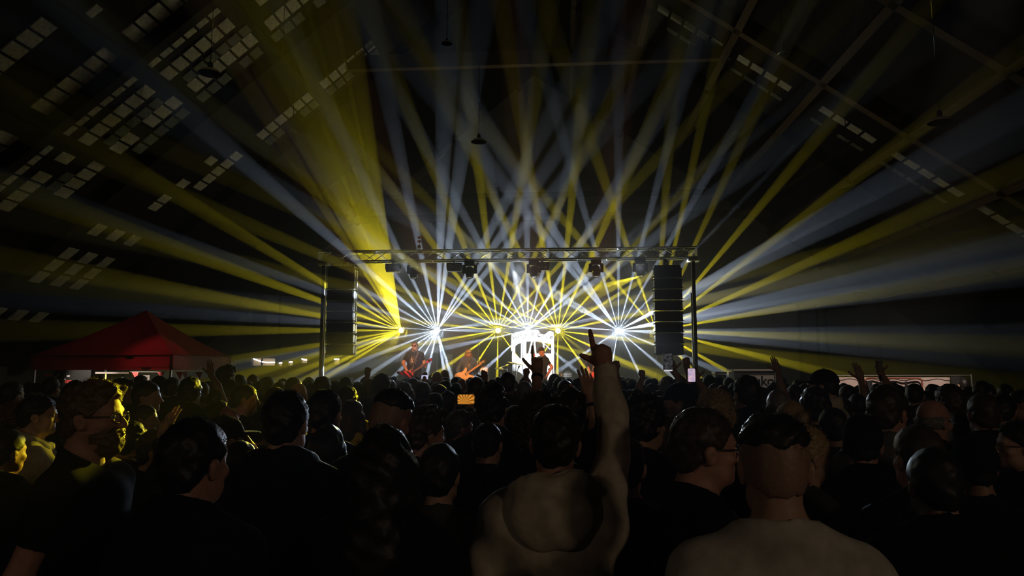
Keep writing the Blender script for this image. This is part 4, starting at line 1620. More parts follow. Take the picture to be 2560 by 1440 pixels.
cn = [c2, c1, c4, c3]
for i in range(4):
    a, b = cn[i], cn[(i + 1) % 4]
    vs, fs = cloth_tri(zf(a, GZ[1]), zf(b, GZ[1]), apex, .12)
    MB().add(vs, fs).obj('roof_panel', M_REDFAB, g, True)
    vb = MB()
    N = 14
    nrm = Vector(((b - a).y, -(b - a).x, 0)).normalized()
    top = [zf(a.lerp(b, t / N), GZ[1]) for t in range(N + 1)]
    mid = [zf(a.lerp(b, t / N), (GZ[0] + GZ[1]) / 2) + nrm * .012 * math.sin(t * 1.9) for t in range(N + 1)]
    bt = [zf(a.lerp(b, t / N), GZ[0]) + nrm * .02 * math.sin(t * 1.9) for t in range(N + 1)]
    vb.add(top + mid + bt, [(r * (N + 1) + t, r * (N + 1) + t + 1, (r + 1) * (N + 1) + t + 1, (r + 1) * (N + 1) + t) for r in (0, 1) for t in range(N)])
    vb.obj('valance', M_REDFAB, g, True)
    ctr = (c1 + c3) * .5
    a, b = a.lerp(ctr, .045), b.lerp(ctr, .045)
    MB().box((a.x, a.y, GZ[1] / 2 - .02), (.04, .04, GZ[1] - .04)).obj('leg', M_STEEL, g)
    MB().tube([zf(a, GZ[1] - .03), zf(b, GZ[1] - .03)], .014, 6).obj('frame_bar', M_STEEL, g)
lp = Vector((F2.x, F2.y, 0)) + c1 * .22 + Vector((0, .5, 2.22))
add_light('SPOT', lp + Vector((0.1, 1.1, -.5)), 34, (1, .75, .7), lp + Vector((0.2, -.5, -.02)), RAD(60), 1.0, .02, 'tent_lamp')
add_light('POINT', Vector((F2.x, F2.y, 0)) + c1 * .5 + c3 * .5 + Vector((0, 0, 1.75)), 1.5, (1, .8, .65), radius=.05, name='tent_lamp')

for k in (.3, .75):
    q = Vector((F2.x, F2.y, 0)) + c1 * k + Vector((0, .06, 2.12))
    add_light('SPOT', q, 48, (1, .86, .74), q + Vector((0, .9, -.42)), RAD(75), .6, .03, 'tent_lamp')
    MB().box(c1 * k + Vector((0, .06, 2.17)), (.16, .06, .05)).obj('lamp_bar', M_BLACK, g)

# what hangs below the tent's front: pale shelf edge, poster board, pennants
M_PALE = mat('pale_board', (.62, .55, .48), .7)
M_CARD = mat('white_card', (.75, .72, .7), .7)
M_REDP = mat('red_print', (.6, .07, .06), .7)
M_BOARD = mat('dark_board', (.02, .02, .018), .7)
tg = empty('poster_board', (P(175, 1000, 15.0).x, 15.0, 0))
tag(tg, 'dark board of red and white notices under the gazebo front', 'board')
q0, q1 = P(100, 931, 15.0), P(188, 1010, 15.0)
MB().box((0, .02, (q0.z + .25) / 2 + .1), (q1.x - q0.x, .03, q0.z - .35)).obj('back_panel', M_BOARD, tg)
for s in (-1, 1):
    MB().box((s * .36, .02, .8), (.04, .04, 1.6)).obj('leg', M_BLACK, tg)
for x, y, w, h, mm in ((113, 930.5, 6, 3, M_CARD), (126.5, 931, 6, 5, M_CARD), (118, 937, 17, 6.5, M_REDP), (144, 937, 5, 3.5, M_CARD), (139, 942.5, 7, 4, M_CARD), (147, 948, 8, 6, M_REDP), (170, 940, 8, 5, M_CARD), (170, 954, 18, 8, M_REDP), (162, 948, 4, 3, M_CARD)):
    c = P(x, y, 14.98)
    MB().box((c.x - tg.location.x, -.012, c.z), (w / ppm(15), .008, h / ppm(15))).obj('notice', mm, tg)
sh = empty('shelf', (P(250, 932, 15.3).x, 15.3, 0))
tag(sh, 'pale shelf edge lit under the gazebo valance', 'shelf')
q0, q1 = P(160, 930, 15.3), P(283, 934, 15.3)
MB().box((0, 0, q0.z - .02), (q1.x - q0.x, .3, .04)).obj('shelf_board', M_PALE, sh)
for s in (-1, 1):
    MB().box((s * .48, .1, (q0.z - .04) / 2), (.05, .05, q0.z - .04)).obj('leg', M_BLACK, sh)
lamp = mat('lit_sign_white', (.8, .75, .7), .6, emit=(1, .9, .8), es=.5)
bn = empty('pennant_string', tuple(P(400, 929, 14.6)))
tag(bn, 'string of small red and white pennants under the gazebo', 'bunting')
for i, x in enumerate((338, 402, 448, 462, 497)):
    c = P(x, 930, 14.6) - bn.location
    MB().prism([(-.075, 0), (.075, 0), (.03, -.16)], -.002, .002, lambda u, v, z, c=c: c + Vector((u, z, v))).obj('pennant', M_REDP if i % 4 != 3 else M_CARD, bn)
a_, b_ = P(325, 929.5, 14.6) - bn.location, P(510, 930.5, 14.6) - bn.location
MB().tube([a_, b_], .004, 5).obj('cord', M_PALE, bn)
nb_ = empty('notice_stand', (P(362, 950, 15.2).x, 15.2, 0))
tag(nb_, 'grey printed notice on a post beneath the gazebo', 'notice')
c = P(362, 944, 15.2)
MB().box((0, 0, c.z), (25 / ppm(15.2), .012, 13 / ppm(15.2))).obj('sheet', M_PALE, nb_)
MB().box((0, .02, (c.z - .05) / 2), (.03, .03, c.z - .05)).obj('post', M_BLACK, nb_)
MB().box((0, .02, .01), (.3, .3, .02)).obj('foot', M_BLACK, nb_)
for k in range(4):
    cc = P(362, 940 + k * 2.7, 15.19)
    MB().box((0, -.008, cc.z), ((17 + 4 * (k % 2)) / ppm(15.2), .003, .009)).obj('print_line', M_INK, nb_)

# banner stretched on a rope at the right
M_BANNER = mat('banner_cloth', (.42, .33, .30), .8, noise=.1, scale=3)
M_RUST = mat('rust_print', (.25, .07, .04), .8)
BY = 14.0
bl, brx = P(2084, 940, BY), P(2376, 940, BY - .3)
pr = P(2428, 938, BY - .35)
bn = empty('banner', tuple(Vector((bl.x, bl.y, 0))))
tag(bn, 'white printed banner with a rust red rounded outline on a rope', 'banner')
N = 24
d = Vector((brx.x - bl.x, brx.y - bl.y, 0))
vs = [d * (i / N) + Vector((0, .025 * math.sin(i * 1.4), bl.z - .02 - .55 * j)) for j in range(3) for i in range(N + 1)]
fs = [(j * (N + 1) + i, j * (N + 1) + i + 1, (j + 1) * (N + 1) + i + 1, (j + 1) * (N + 1) + i) for j in range(2) for i in range(N)]
o = MB().add(vs, fs).obj('sheet', M_BANNER, bn, True)
md = o.modifiers.new('thick', 'SOLIDIFY')
md.thickness = .006
ring = []
bp = lambda x, y: P(x, y, BY - .1 - .3 * (x - 2084) / 292) - bn.location
path = [(2163, 1010), (2163, 954)] + [(2172 - 9 * math.cos(a), 954 - 9 * math.sin(a)) for a in (.4, .8, 1.2)] + [(2172, 945), (2296, 946)] + [(2296 + 9 * math.sin(a), 955 - 9 * math.cos(a)) for a in (.4, .8, 1.2)] + [(2305, 956), (2305, 1010)]
MB().tube([bp(x, y) for x, y in path], .016, 6).obj('outline', M_RUST, bn, True)
for x0, x1 in ((2168, 2184), (2228, 2238), (2262, 2272)):
    a, c = bp(x0, 954), bp(x1, 1000)
    MB().box(((a.x + c.x) / 2, a.y, (a.z + c.z) / 2), (c.x - a.x, .012, a.z - c.z)).obj('letter_stem', M_INK, bn)
a, c = bp(2190, 964), bp(2206, 1000)
MB().box(((a.x + c.x) / 2, a.y, (a.z + c.z) / 2), (c.x - a.x, .012, a.z - c.z)).obj('letter_stem', M_INK, bn)
a, c = bp(2377, 941), bp(2424, 1020)
MB().box(((a.x + c.x) / 2, a.y, (a.z + c.z) / 2), (c.x - a.x, .012, a.z - c.z)).obj('dark_cloth', M_BOARD, bn)
MB().tube([bp(2060, 938.5), bp(2428, 938)], .006, 6).obj('rope', M_STEEL, bn)
for x in (2062, 2428):
    t = bp(x, 936)
    MB().tube([(t.x, t.y, .0), (t.x, t.y, t.z)], .016, 8).obj('post', M_STEEL, bn)
    MB().lathe([(.16, 0), (.16, .02), (.02, .03)], (t.x, t.y, 0), 14).obj('foot', M_BLACK, bn)

# counter with the lettered sign
CY = 17.0
k0, k1 = P(1836, 925, CY), P(1940, 975, CY)
ct = empty('kiosk_counter', ((k0.x + k1.x) / 2, CY, 0))
tag(ct, 'dark kiosk with a pale top edge and a lettered sign', 'kiosk')
wk = k1.x - k0.x
MB().box((0, .3, k0.z / 2 - .02), (wk, .6, k0.z - .04)).obj('body', M_DARKW, ct)
MB().box((0, .28, k0.z), (wk + .06, .7, .035)).obj('top_edge', M_PALE, ct)
a, c = P(1862, 938, CY), P(1935, 970, CY)
M_SIGN = mat('pale_sign', (.5, .45, .40), .7)
MB().box(((a.x + c.x) / 2 - ct.location.x, -.02, (a.z + c.z) / 2), (c.x - a.x, .03, a.z - c.z)).obj('sign_board', M_SIGN, ct)
cu = bpy.data.curves.new('t', 'FONT')
cu.body = 'uko'
cu.size = .30
cu.extrude = .004
cu.offset = .008
t = bpy.data.objects.new('tmp', cu)
COL.objects.link(t)
bpy.context.view_layer.update()
me = bpy.data.meshes.new_from_object(t)
bpy.data.objects.remove(t)
me.materials.clear()
me.materials.append(M_INK)
o = link('lettering', me, None, ct)
pl = P(1884, 963, CY)
o.location = (pl.x - ct.location.x, -.042, pl.z)
o.rotation_euler = (math.pi / 2, 0, 0)
# white corner box on the left of it
c = P(1802, 930, 18.0)
bx = empty('equipment_case', (c.x, 18.0, 0))
tag(bx, 'equipment case with a bright white top beside the right tower', 'case')
MB().box((0, .2, c.z / 2 - .03), (.26, .4, c.z - .06)).obj('body', mat('case_grey', (.3, .32, .3), .6), bx)
MB().box((0, .2, c.z - .02), (.28, .42, .05)).obj('lid', M_WHITEP, bx)
for s in (-1, 1):
    MB().box((s * .08, -.01, c.z - .12), (.04, .02, .05)).obj('latch', M_STEEL, bx)

# ---------------------------------------------------------------- the band
UP, TOCAM = (0, 0, 1), (0, -1, 0)
M_STRIPE = bpy.data.materials.new('red_black_stripes')
M_STRIPE.use_nodes = True
_nt = M_STRIPE.node_tree
_w = _nt.nodes.new('ShaderNodeTexWave')
_w.inputs['Scale'].default_value = 4.5
_w.bands_direction = 'DIAGONAL'
_r = _nt.nodes.new('ShaderNodeValToRGB')
_r.color_ramp.interpolation = 'CONSTANT'
_r.color_ramp.elements[0].color = (.01, .01, .01, 1)
_r.color_ramp.elements[1].position = .5
_r.color_ramp.elements[1].color = (.6, .03, .05, 1)
_tc = _nt.nodes.new('ShaderNodeTexCoord')
_nt.links.new(_tc.outputs['Object'], _w.inputs['Vector'])
_nt.links.new(_w.outputs['Color'], _r.inputs['Fac'])
_nt.links.new(_r.outputs['Color'], _nt.nodes['Principled BSDF'].inputs['Base Color'])
_nt.nodes['Principled BSDF'].inputs['Roughness'].default_value = .25
M_FRET = mat('maple_neck', (.55, .36, .16), .45)
M_NECKD = mat('dark_fretboard', (.05, .025, .02), .5)


def guitar(label, outline, body_m, p0, p1, Y, neck_m, head_m, k=1.0, name='electric_guitar', hd=None, group=None):
    """p0: photo point at the bridge, p1: photo point at the nut; outline in body units (x along the strings)."""
    a, b = P(*p0, Y), P(*p1, Y - .03)
    x = (b - a).normalized()
    y = Vector((0, 1, 0))
    y = (y - x * y.dot(x)).normalized()
    z = y.cross(x)
    e = empty(name, tuple(a))
    tag(e, label, 'guitar', group)
    L = (b - a).length
    fn = lambda u, v, w: x * u * k + z * v * k + y * w
    MB().prism(outline, -.022, .022, fn).obj('body', body_m, e)
    m = MB()
    m.beam(x * .12 * k - y * .025, x * L - y * .03, .05, .022, up=tuple(y))
    m.obj('neck', neck_m, e)
    hd = hd or [(0, -.03), (.03, -.045), (.17, -.05), (.20, -.01), (.17, .03), (.03, .03)]
    MB().prism(hd, -.035, -.018, lambda u, v, w: x * (L + u) + z * v + y * w).obj('headstock', head_m, e)
    for i in range(4):
        c = x * (L + .045 + .035 * i) + z * .042 - y * .026
        MB().tube([c, c + z * .03], .006, 6).obj('tuning_peg', M_CHROME, e)
    MB().box(-y * .03, (.02, .02, .02)).obj('bridge', M_CHROME, e)
    for u in (.05, .11):
        MB().prism([(u, -.04), (u + .03, -.04), (u + .03, .04), (u, .04)], -.03, -.02, fn).obj('pickup', M_BLACK, e)
    for u in range(5):
        c = x * (.16 * k + (L - .2 * k) * (u + 1) / 6.5) - y * .038
        MB().beam(c - z * .024, c + z * .024, .004, .004).obj('fret', M_CHROME, e)
    return e, x, y, z, a, b


V_OUT = [(.16, -.05), (.16, .05), (.02, .10), (-.26, .27), (-.30, .22), (-.10, .0), (-.30, -.22), (-.26, -.27), (.02, -.10)]
J_OUT = [(.14, .05), (.20, .13), (.24, .17), (.20, .20), (.10, .17), (.0, .13), (-.10, .16), (-.20, .18), (-.27, .12), (-.29, .02), (-.27, -.10), (-.20, -.17), (-.10, -.17), (0, -.12), (.08, -.13), (.17, -.17), (.19, -.13), (.13, -.05)]


def strap(e, p, q, w=.03):
    MB().beam(p, q, w, .006, up=(0, 1, 0)).obj('strap', M_BLACK, e)


BANDG = 'musicians on the stage'
person('singer in dark sunglasses and black printed t-shirt at the microphone', 1037, 853, 20, 180, d=19.7, base=SZ, hero=True, shirt='tee', col='black', hair='buzz', haircol='grey', skin='tan', glasses='dark', group=BANDG,
       R=dict(el=(1008, 907, .05), wr=(1019, 930, -.22), hand=('hold', (.9, -.3, -.2), (-.1, -.9, .1), (.2, -.3, .9))),
       L=dict(el=(1061, 906, .08), wr=(1063, 917, -.2), hand=('hold', (-.2, -.3, .95), (.2, -.9, 0), (-1, 0, .2))), pin=True, bulk=1.12)
person('bass player with tied hair, glasses and grey denim jacket', 1171, 872, 19, 165, d=20.9, base=SZ, hero=True, shirt='jacket', col='denim', hair='bob', haircol='ginger', glasses='dark', group=BANDG, fem=True,
       R=dict(el=(1144, 925, .05), wr=(1151, 940, -.2), hand=('hold', (.9, -.3, -.2), (-.1, -.9, .1), (.2, -.3, .9))),
       L=dict(el=(1195, 922, .05), wr=(1203, 914, -.18), hand=('hold', (-.2, -.3, .95), (.2, -.9, 0), (-1, 0, .2))), pin=True)
person('musician in a peaked cap and black t-shirt before the white facade panel', 1355, 869, 20, 232, d=20.4, base=SZ, hero=True, shirt='tee', col='black', hair='cap', hatcol='char', skin='rosy', group=BANDG, head=-6, tilt=-12,
       L=dict(el=(1380, 917, -.1), wr=(1364, 945, -.3), hand=('hold', (-.5, -.2, -.8), (.3, -.9, 0), (-.7, -.2, .4))),
       R=dict(el=(1336, 905, .1), wr=(1334, 893, -.25), hand=('fist', (0, -.2, 1), (0, -1, .1), (1, 0, 0))), pin=True, bulk=1.1)
person('guitarist in black standing behind the raised pointing hand', 1487, 874, 19, 178, d=20.5, base=SZ, hero=True, shirt='tee', col='black', hair='long', haircol='brown', group=BANDG,
       R=dict(el=(1472, 922, .02), wr=(1478, 944, -.22), hand=('hold', (.9, -.3, -.2), (-.1, -.9, .1), (.2, -.3, .9))),
       L=dict(el=(1508, 925, .06), wr=(1515, 928, -.2), hand=('hold', (-.2, -.3, .95), (.2, -.9, 0), (-1, 0, .2))), pin=True)

GG = 'instruments of the band'
e, x, y, z, a, b = guitar('red and black striped V-shaped guitar slung on the singer', V_OUT, M_STRIPE, (1024, 936), (1068, 907), 19.40, M_NECKD, M_STRIPE, .95, group=GG)
strap(e, x * -.12 + z * .1 + y * .05, P(1046, 880, 19.48) - a)
e, x, y, z, a, b = guitar('cream bass guitar with pale headstock held by the bass player', J_OUT, M_CREAM, (1160, 939), (1205, 908), 20.60, M_FRET, M_CREAM, 1.0, 'bass_guitar', [(0, -.025), (.04, -.05), (.2, -.045), (.25, .0), (.22, .045), (.15, .035), (.04, .03)], group=GG)
strap(e, x * -.2 + z * .1 + y * .05, P(1177, 893, 20.7) - a)
e, x, y, z, a, b = guitar('guitar hidden below the raised hand, held by the fourth musician', J_OUT, M_RED, (1478, 948), (1512, 928), 20.18, M_FRET, M_RED, .9, group=GG)
strap(e, x * -.2 + z * .1 + y * .05, P(1492, 892, 20.3) - a)


def mic_stand(px, py, Y, label, boom=None):
    p = P(px, py, Y)
    e = empty('microphone_stand', (p.x, p.y, SZ))
    tag(e, label, 'microphone stand', 'microphone stands on the stage')
    h = p.z - SZ
    MB().lathe([(.15, 0), (.15, .015), (.02, .03)], (0, 0, 0), 18).obj('base', M_BLACK, e, True)
    if boom is None:
        MB().tube([(0, 0, .02), (0, 0, h - .06)], .011, 8).obj('pole', M_BLACK, e, True)
        MB().tube([(0, 0, h - .08), (0, .05, h - .02)], .014, 8).obj('microphone', M_BLACK, e, True)
        MB().lathe([(0, .045), (.022, .035), (.026, .015), (.022, -.005), (.012, -.02)], (0, .06, h - .01), 12, (0, .5, .8)).obj('grille_head', M_STEEL, e, True)
    else:
        q = P(*boom, Y) - e.location
        MB().tube([(0, 0, .02), (0, 0, h)], .011, 8).obj('pole', M_BLACK, e, True)
        MB().tube([(0, 0, h), q], .009, 8).obj('boom_arm', M_BLACK, e, True)
        MB().lathe([(0, .06), (.022, .045), (.026, .02), (.012, -.05)], q, 12, (q - Vector((0, 0, h))).normalized()).obj('microphone', M_BLACK, e, True)


mic_stand(1035, 873, 19.35, 'microphone stand in front of the singer in sunglasses')
mic_stand(1196, 862, 20.9, 'tall slim microphone stand right of the bass player')
mic_stand(1279, 879, 20.9, 'forked microphone stand at the left post of the facade panel')
mic_stand(1382, 915, 20.8, 'microphone stand at the right post of the facade panel', (1374, 922))
mic_stand(1292, 930, 20.6, 'boom microphone stand among the drums', (1297, 918))

# drum kit left of the panel
M_BRASS = mat('cymbal_brass', (.6, .48, .25), .3, 1.0)
M_SHELL = mat('drum_shell', (.05, .05, .055), .35)
dk = [('crash cymbal tilted on a stand left of the facade panel', 1290, 907, 20.9, .25, (.2, -.1, 1)), ('flatter ride cymbal at the left edge of the facade panel', 1268, 912, 21.0, .23, (-.25, -.1, 1)), ('low splash cymbal over the drums', 1252, 920, 20.8, .18, (.1, -.15, 1))]
for lb, px, py, Y, r, ax in dk:
    p = P(px, py, Y)
    e = empty('cymbal', (p.x, p.y, SZ))
    tag(e, lb, 'cymbal', 'cymbals of the drum kit')
    h = p.z - SZ
    MB().lathe([(0, .02), (.03, .014), (.05, .002), (r, -.02), (r, -.023), (.05, -.003), (.02, .0)], (0, 0, h), 24, ax).obj('plate', M_BRASS, e, True)
    MB().tube([(0, 0, .3), (0, 0, h)], .010, 8).obj('pole', M_CHROME, e, True)
    for k in range(3):
        an = k * 2.094
        MB().tube([(0, 0, .3), (.22 * math.cos(an), .22 * math.sin(an), .0)], .009, 6).obj('leg', M_CHROME, e, True)
for lb, px, Y, r, h0, h1 in (('snare drum on the stage left of the facade panel', 1262, 20.55, .17, .5, .66), ('floor tom drum beside the facade panel', 1288, 20.45, .2, .15, .62), ('bass drum low on the stage between drums', 1274, 21.3, .27, .02, .56)):
    p = P(px, 940, Y)
    e = empty('drum', (p.x, p.y, SZ))
    tag(e, lb, 'drum', 'drums of the kit')
    if 'bass' in lb:
        MB().lathe([(r, -.2), (r, .2)], (0, 0, r + .02), 28, (0, 1, 0)).obj('shell', M_SHELL, e, True)
        for s in (-1, 1):
            MB().lathe([(r + .012, s * .19), (r + .012, s * .215), (0, s * .21)], (0, 0, r + .02), 28, (0, 1, 0)).obj('hoop', M_CHROME, e, True)
    else:
        MB().lathe([(r, h0), (r, h1)], (0, 0, 0), 28).obj('shell', M_SHELL, e, True)
        MB().lathe([(r + .01, h1 - .03), (r + .01, h1 + .008), (r - .012, h1), (0, h1)], (0, 0, 0), 28).obj('drum_head', M_WHITEP, e, True)
        for k in range(3):
            an = k * 2.094 + .4
            MB().tube([(r * math.cos(an), r * math.sin(an), h1 - .08), ((r + .04) * math.cos(an), (r + .04) * math.sin(an), 0)], .009, 6).obj('leg', M_CHROME, e, True)

# amplifiers and monitors
M_AMPG = mat('amp_cloth', (.22, .23, .26), .8, noise=.15, scale=80)


def amp(label, px0, px1, py0, Y, h):
    a, c = P(px0, py0, Y), P(px1, py0, Y)
    e = empty('amplifier', ((a.x + c.x) / 2, Y, SZ))
    tag(e, label, 'amplifier', 'amplifiers at the back of the stage')
    w, hh = c.x - a.x, a.z - SZ
    MB().box((0, .2, hh / 2), (w, .38, hh)).obj('cabinet', M_AMPG if 'pale' in label else M_SHELL, e)
    MB().box((0, 0, hh * .42), (w - .06, .03, hh * .74)).obj('speaker_cloth', M_AMPG, e)
    MB().box((0, 0, hh * .9), (w - .06, .03, hh * .12)).obj('control_panel', M_STEEL, e)
    MB().box((0, .2, hh + .015), (.2, .04, .03)).obj('handle', M_BLACK, e)
    for k in range(4):
        MB().lathe([(.014, 0), (.012, .02), (0, .02)], (-w * .3 + k * w * .2, -.015, hh * .9), 8, (0, -1, 0)).obj('knob', M_BLACK, e)


amp('pale amplifier stack between the singer and the bass player', 1112, 1127, 886, 22.3, .6)
amp('dark amplifier behind the bass player', 1196, 1222, 915, 22.4, .6)
amp('low amplifier right of the facade panel', 1400, 1432, 930, 22.2, .6)
amp('squat amplifier behind the left speaker stack', 916, 942, 928, 21.5, .6)
for lb, px, Y in (('wedge monitor at the stage front left of the singer', 985, 18.75), ('wedge monitor at the stage front by the bass player', 1150, 18.75), ('wedge monitor at the stage front, middle', 1330, 18.75), ('wedge monitor at the stage front right of the panel', 1470, 18.75)):
    p = P(px, 950, Y)
    e = empty('stage_monitor', (p.x, Y, SZ))
    tag(e, lb, 'speaker', 'wedge monitors at the stage edge')
    MB().prism([(-.2, 0), (.2, 0), (.2, .12), (-.06, .34), (-.2, .34)], -.3, .3, lambda u, v, w: Vector((w, -u, v))).obj('cabinet', M_SHELL, e)
    MB().beam((0, -.195, .14), (0, .045, .335), .5, .012, up=(0, -.6, .8)).obj('grille', M_GRILLE, e)
    for s in (-1, 1):
        MB().box((s * .302, .05, .15), (.012, .12, .05)).obj('handle', M_BLACK, e)

# ---------------------------------------------------------------- the crowd
def arm_up(el, wr, pose='fist', u=(0, 0, 1), n=(0, -1, 0), s=(-1, 0, 0)):
    return dict(el=el, wr=wr, hand=(pose, u, n, s))


LEFT, RIGHT = (-1, 0, 0), (1, 0, 0)
# nearest people
person('man in a white t-shirt seen from behind, short dark hair shaved at the neck', 1932, 1043, 172, 6, d=1.87, hero=True, hair='undercut', shirt='tee', col='white', pin=True, bulk=1.18, tilt=-4)
person('man with raised arm pointing one finger up, pale sleeve and hood', 1384, 1013, 126, 2, d=2.45, hero=True, hair='short', shirt='hoodie', col='stone', pin=True, bulk=1.05, roll=3, seed=2, skin='rosy',
       R=arm_up((1537, 1085, .14), (1509, 914, .28), 'point', (-.12, .72, 1), (0, -1, .7), LEFT))
person('bearded man in round glasses in profile, his face edged with yellow light', 243, 960, 162, 84, d=2.75, hero=True, hair='side', haircol='sandy', shirt='tee', col='black', beard='big', glasses='clear', eyes=True, pin=True, skin='rosy', tilt=2)
person('dark cropped head and ear at the bottom left before the bearded man', 492, 1048, 150, 14, d=2.08, hero=True, hair='short', shirt='jacket', col='black', pin=True, skin='rosy', seed=1)
person('fair man with short hair and dark glasses smiling in profile', 1758, 1022, 140, 80, d=2.42, hero=True, hair='short', haircol='brown', shirt='long', col='black', glasses='clear', eyes=True, pin=True, skin='rosy', seed=3)
person('long dark haired person low in the middle, seen from behind', 962, 1066, 128, 4, d=2.25, hero=True, hair='long', shirt='jacket', col='black', pin=True, fem=True)
person('broad shouldered man in a black hoodie, both ears showing', 718, 978, 108, 0, d=2.95, hero=True, hair='short', shirt='hoodie', col='black', pin=True, bulk=1.18, seed=4)
person('dark haired head with shaved nape behind the long haired person', 960, 986, 106, 18, d=3.05, hero=True, hair='undercut', shirt='long', col='black', pin=True, tilt=-14, roll=10, skin='rosy')
person('man with neat dark hair and a bare neck beside the yellow jacket', 815, 975, 78, 4, d=3.95, hero=True, hair='short', shirt='long', col='black', pin=True, skin='rosy')
person('short haired man turned right behind the long haired person', 1062, 1020, 92, 48, d=3.3, hero=True, hair='quiff', haircol='brown', shirt='long', col='black', skin='rosy', eyes=True, pin=True)
person('bald shaven man left of the pointing man, one ear showing', 1219, 1057, 86, 8, d=3.55, hero=True, hair='buzz', shirt='long', col='black', pin=True)
person('curly haired person behind the pointing man, loose hairs catching light', 1350, 976, 104, 2, d=3.15, hero=True, hair='curly', haircol='brown', shirt='long', col='black', pin=True, seed=2)
person('person raising a hand in a horns sign, dark sleeve and wristband, behind the curls', 1362, 982, 72, 2, d=4.35, hero=True, hair='short', shirt='long', col='black', pin=True, seed=2, skin='tan',
       L=arm_up((1341, 1020, .10), (1343, 932, .25), 'horns', (-.02, .1, 1), TOCAM, LEFT), band='L')
person('person clapping overhead with a wristband, right of the curly head', 1428, 972, 62, 0, d=3.6, hero=True, hair='short', shirt='long', col='black', pin=True, seed=1,
       R=arm_up((1494, 1085, -.05), (1477, 1000, .02), 'open', (-.18, .1, 1), (.25, -1, 0), LEFT), band='R')
person('man with tousled dark hair looking right, beside the pale sleeve', 1610, 984, 92, 40, d=3.45, hero=True, hair='tousled', shirt='long', col='black', skin='tan', eyes=True, pin=True)
person('young man in a grey hood looking right, his ear and cheek lit', 2214, 965, 88, 44, d=3.75, hero=True, hair='short', haircol='brown', shirt='hoodie', col='grey', skin='rosy', eyes=True, pin=True)
person('bald bearded man with glasses facing right, behind the grey hood', 2330, 1002, 90, 62, d=4.3, hero=True, hair='fringe', haircol='grey', shirt='jacket', col='char', beard='short', glasses='clear', skin='rosy', eyes=True, pin=True)
person('person in a black cap rimmed with yellow light, right of the white t-shirt', 2152, 1039, 92, 16, d=3.25, hero=True, hair='beanie', shirt='jacket', col='black', pin=True, skin='rosy')
person('man facing right peeking out behind the head of the white t-shirt man', 2016, 1068, 82, 76, d=3.2, hero=True, hair='short', haircol='blond', shirt='long', col='olive', skin='fair', eyes=True, pin=True)
person('blonde with a ponytail lit golden, behind the white t-shirt man', 1976, 1002, 70, -12, d=4.3, hero=True, hair='pony', haircol='blond', shirt='long', col='black', fem=True, pin=True)
person('person with wire glasses at the far right edge looking left', 2545, 1052, 84, -78, d=3.7, hero=True, hair='short', shirt='jacket', col='black', glasses='clear', pin=True)
person('person in a light grey hooded jacket turned right, dark hair, at the far left', 100, 988, 76, 60, d=4.3, hero=True, hair='short', shirt='hoodie', col='stone', pin=True, bulk=1.1)
person('person with an orange lit ear and ring earring at the far left', 40, 1005, 62, 50, d=5.4, hero=True, hair='curly', haircol='ginger', shirt='jacket', col='black', fem=True, skin='tan')
person('person clapping before the face, hands lit yellow, left of the cropped head', 396, 1075, 66, 70, d=3.55, hero=True, hair='short', shirt='long', col='black', skin='tan', eyes=True,
       R=arm_up((412, 1135, -.12), (409, 1092, -.12), 'open', (.25, .1, 1), (-.3, -1, 0), RIGHT))
person('person with an arm bent up to the cap, edged green and yellow', 562, 1040, 62, 30, d=3.5, hero=True, hair='cap', hatcol='olive', shirt='tee', col='black', skin='rosy', pin=True,
       R=arm_up((640, 1150, .05), (583, 1066, .12), 'hold', (-.6, .1, .75), (.4, -1, .3), (.4, 0, .8)))
person('flat topped dark head between the lit phone and the curly hair', 1229, 965, 74, 4, d=4.1, hero=True, hair='quiff', shirt='jacket', col='black', pin=True)
person('person with curly hair glowing yellow under the right tower', 1786, 972, 66, -6, d=4.75, hero=True, hair='curly', haircol='blond', shirt='jacket', col='black', fem=True)
person('person in a baseball cap facing left, right of the tousled hair', 1700, 958, 64, -72, d=4.9, hero=True, hair='cap', shirt='jacket', col='black')
person('tall man in a cap and light shirt standing before the kiosk, looking left', 2058, 924, 54, -50, d=6.1, hero=True, hair='cap', shirt='jacket', col='stone', pin=True, bulk=1.15)
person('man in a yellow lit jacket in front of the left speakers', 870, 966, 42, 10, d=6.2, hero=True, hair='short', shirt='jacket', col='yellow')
person('man with clean cut hair right of the kiosk sign edge, neck bare', 1865, 939, 56, -10, d=5.6, hero=True, hair='short', shirt='jacket', col='navy', skin='tan')

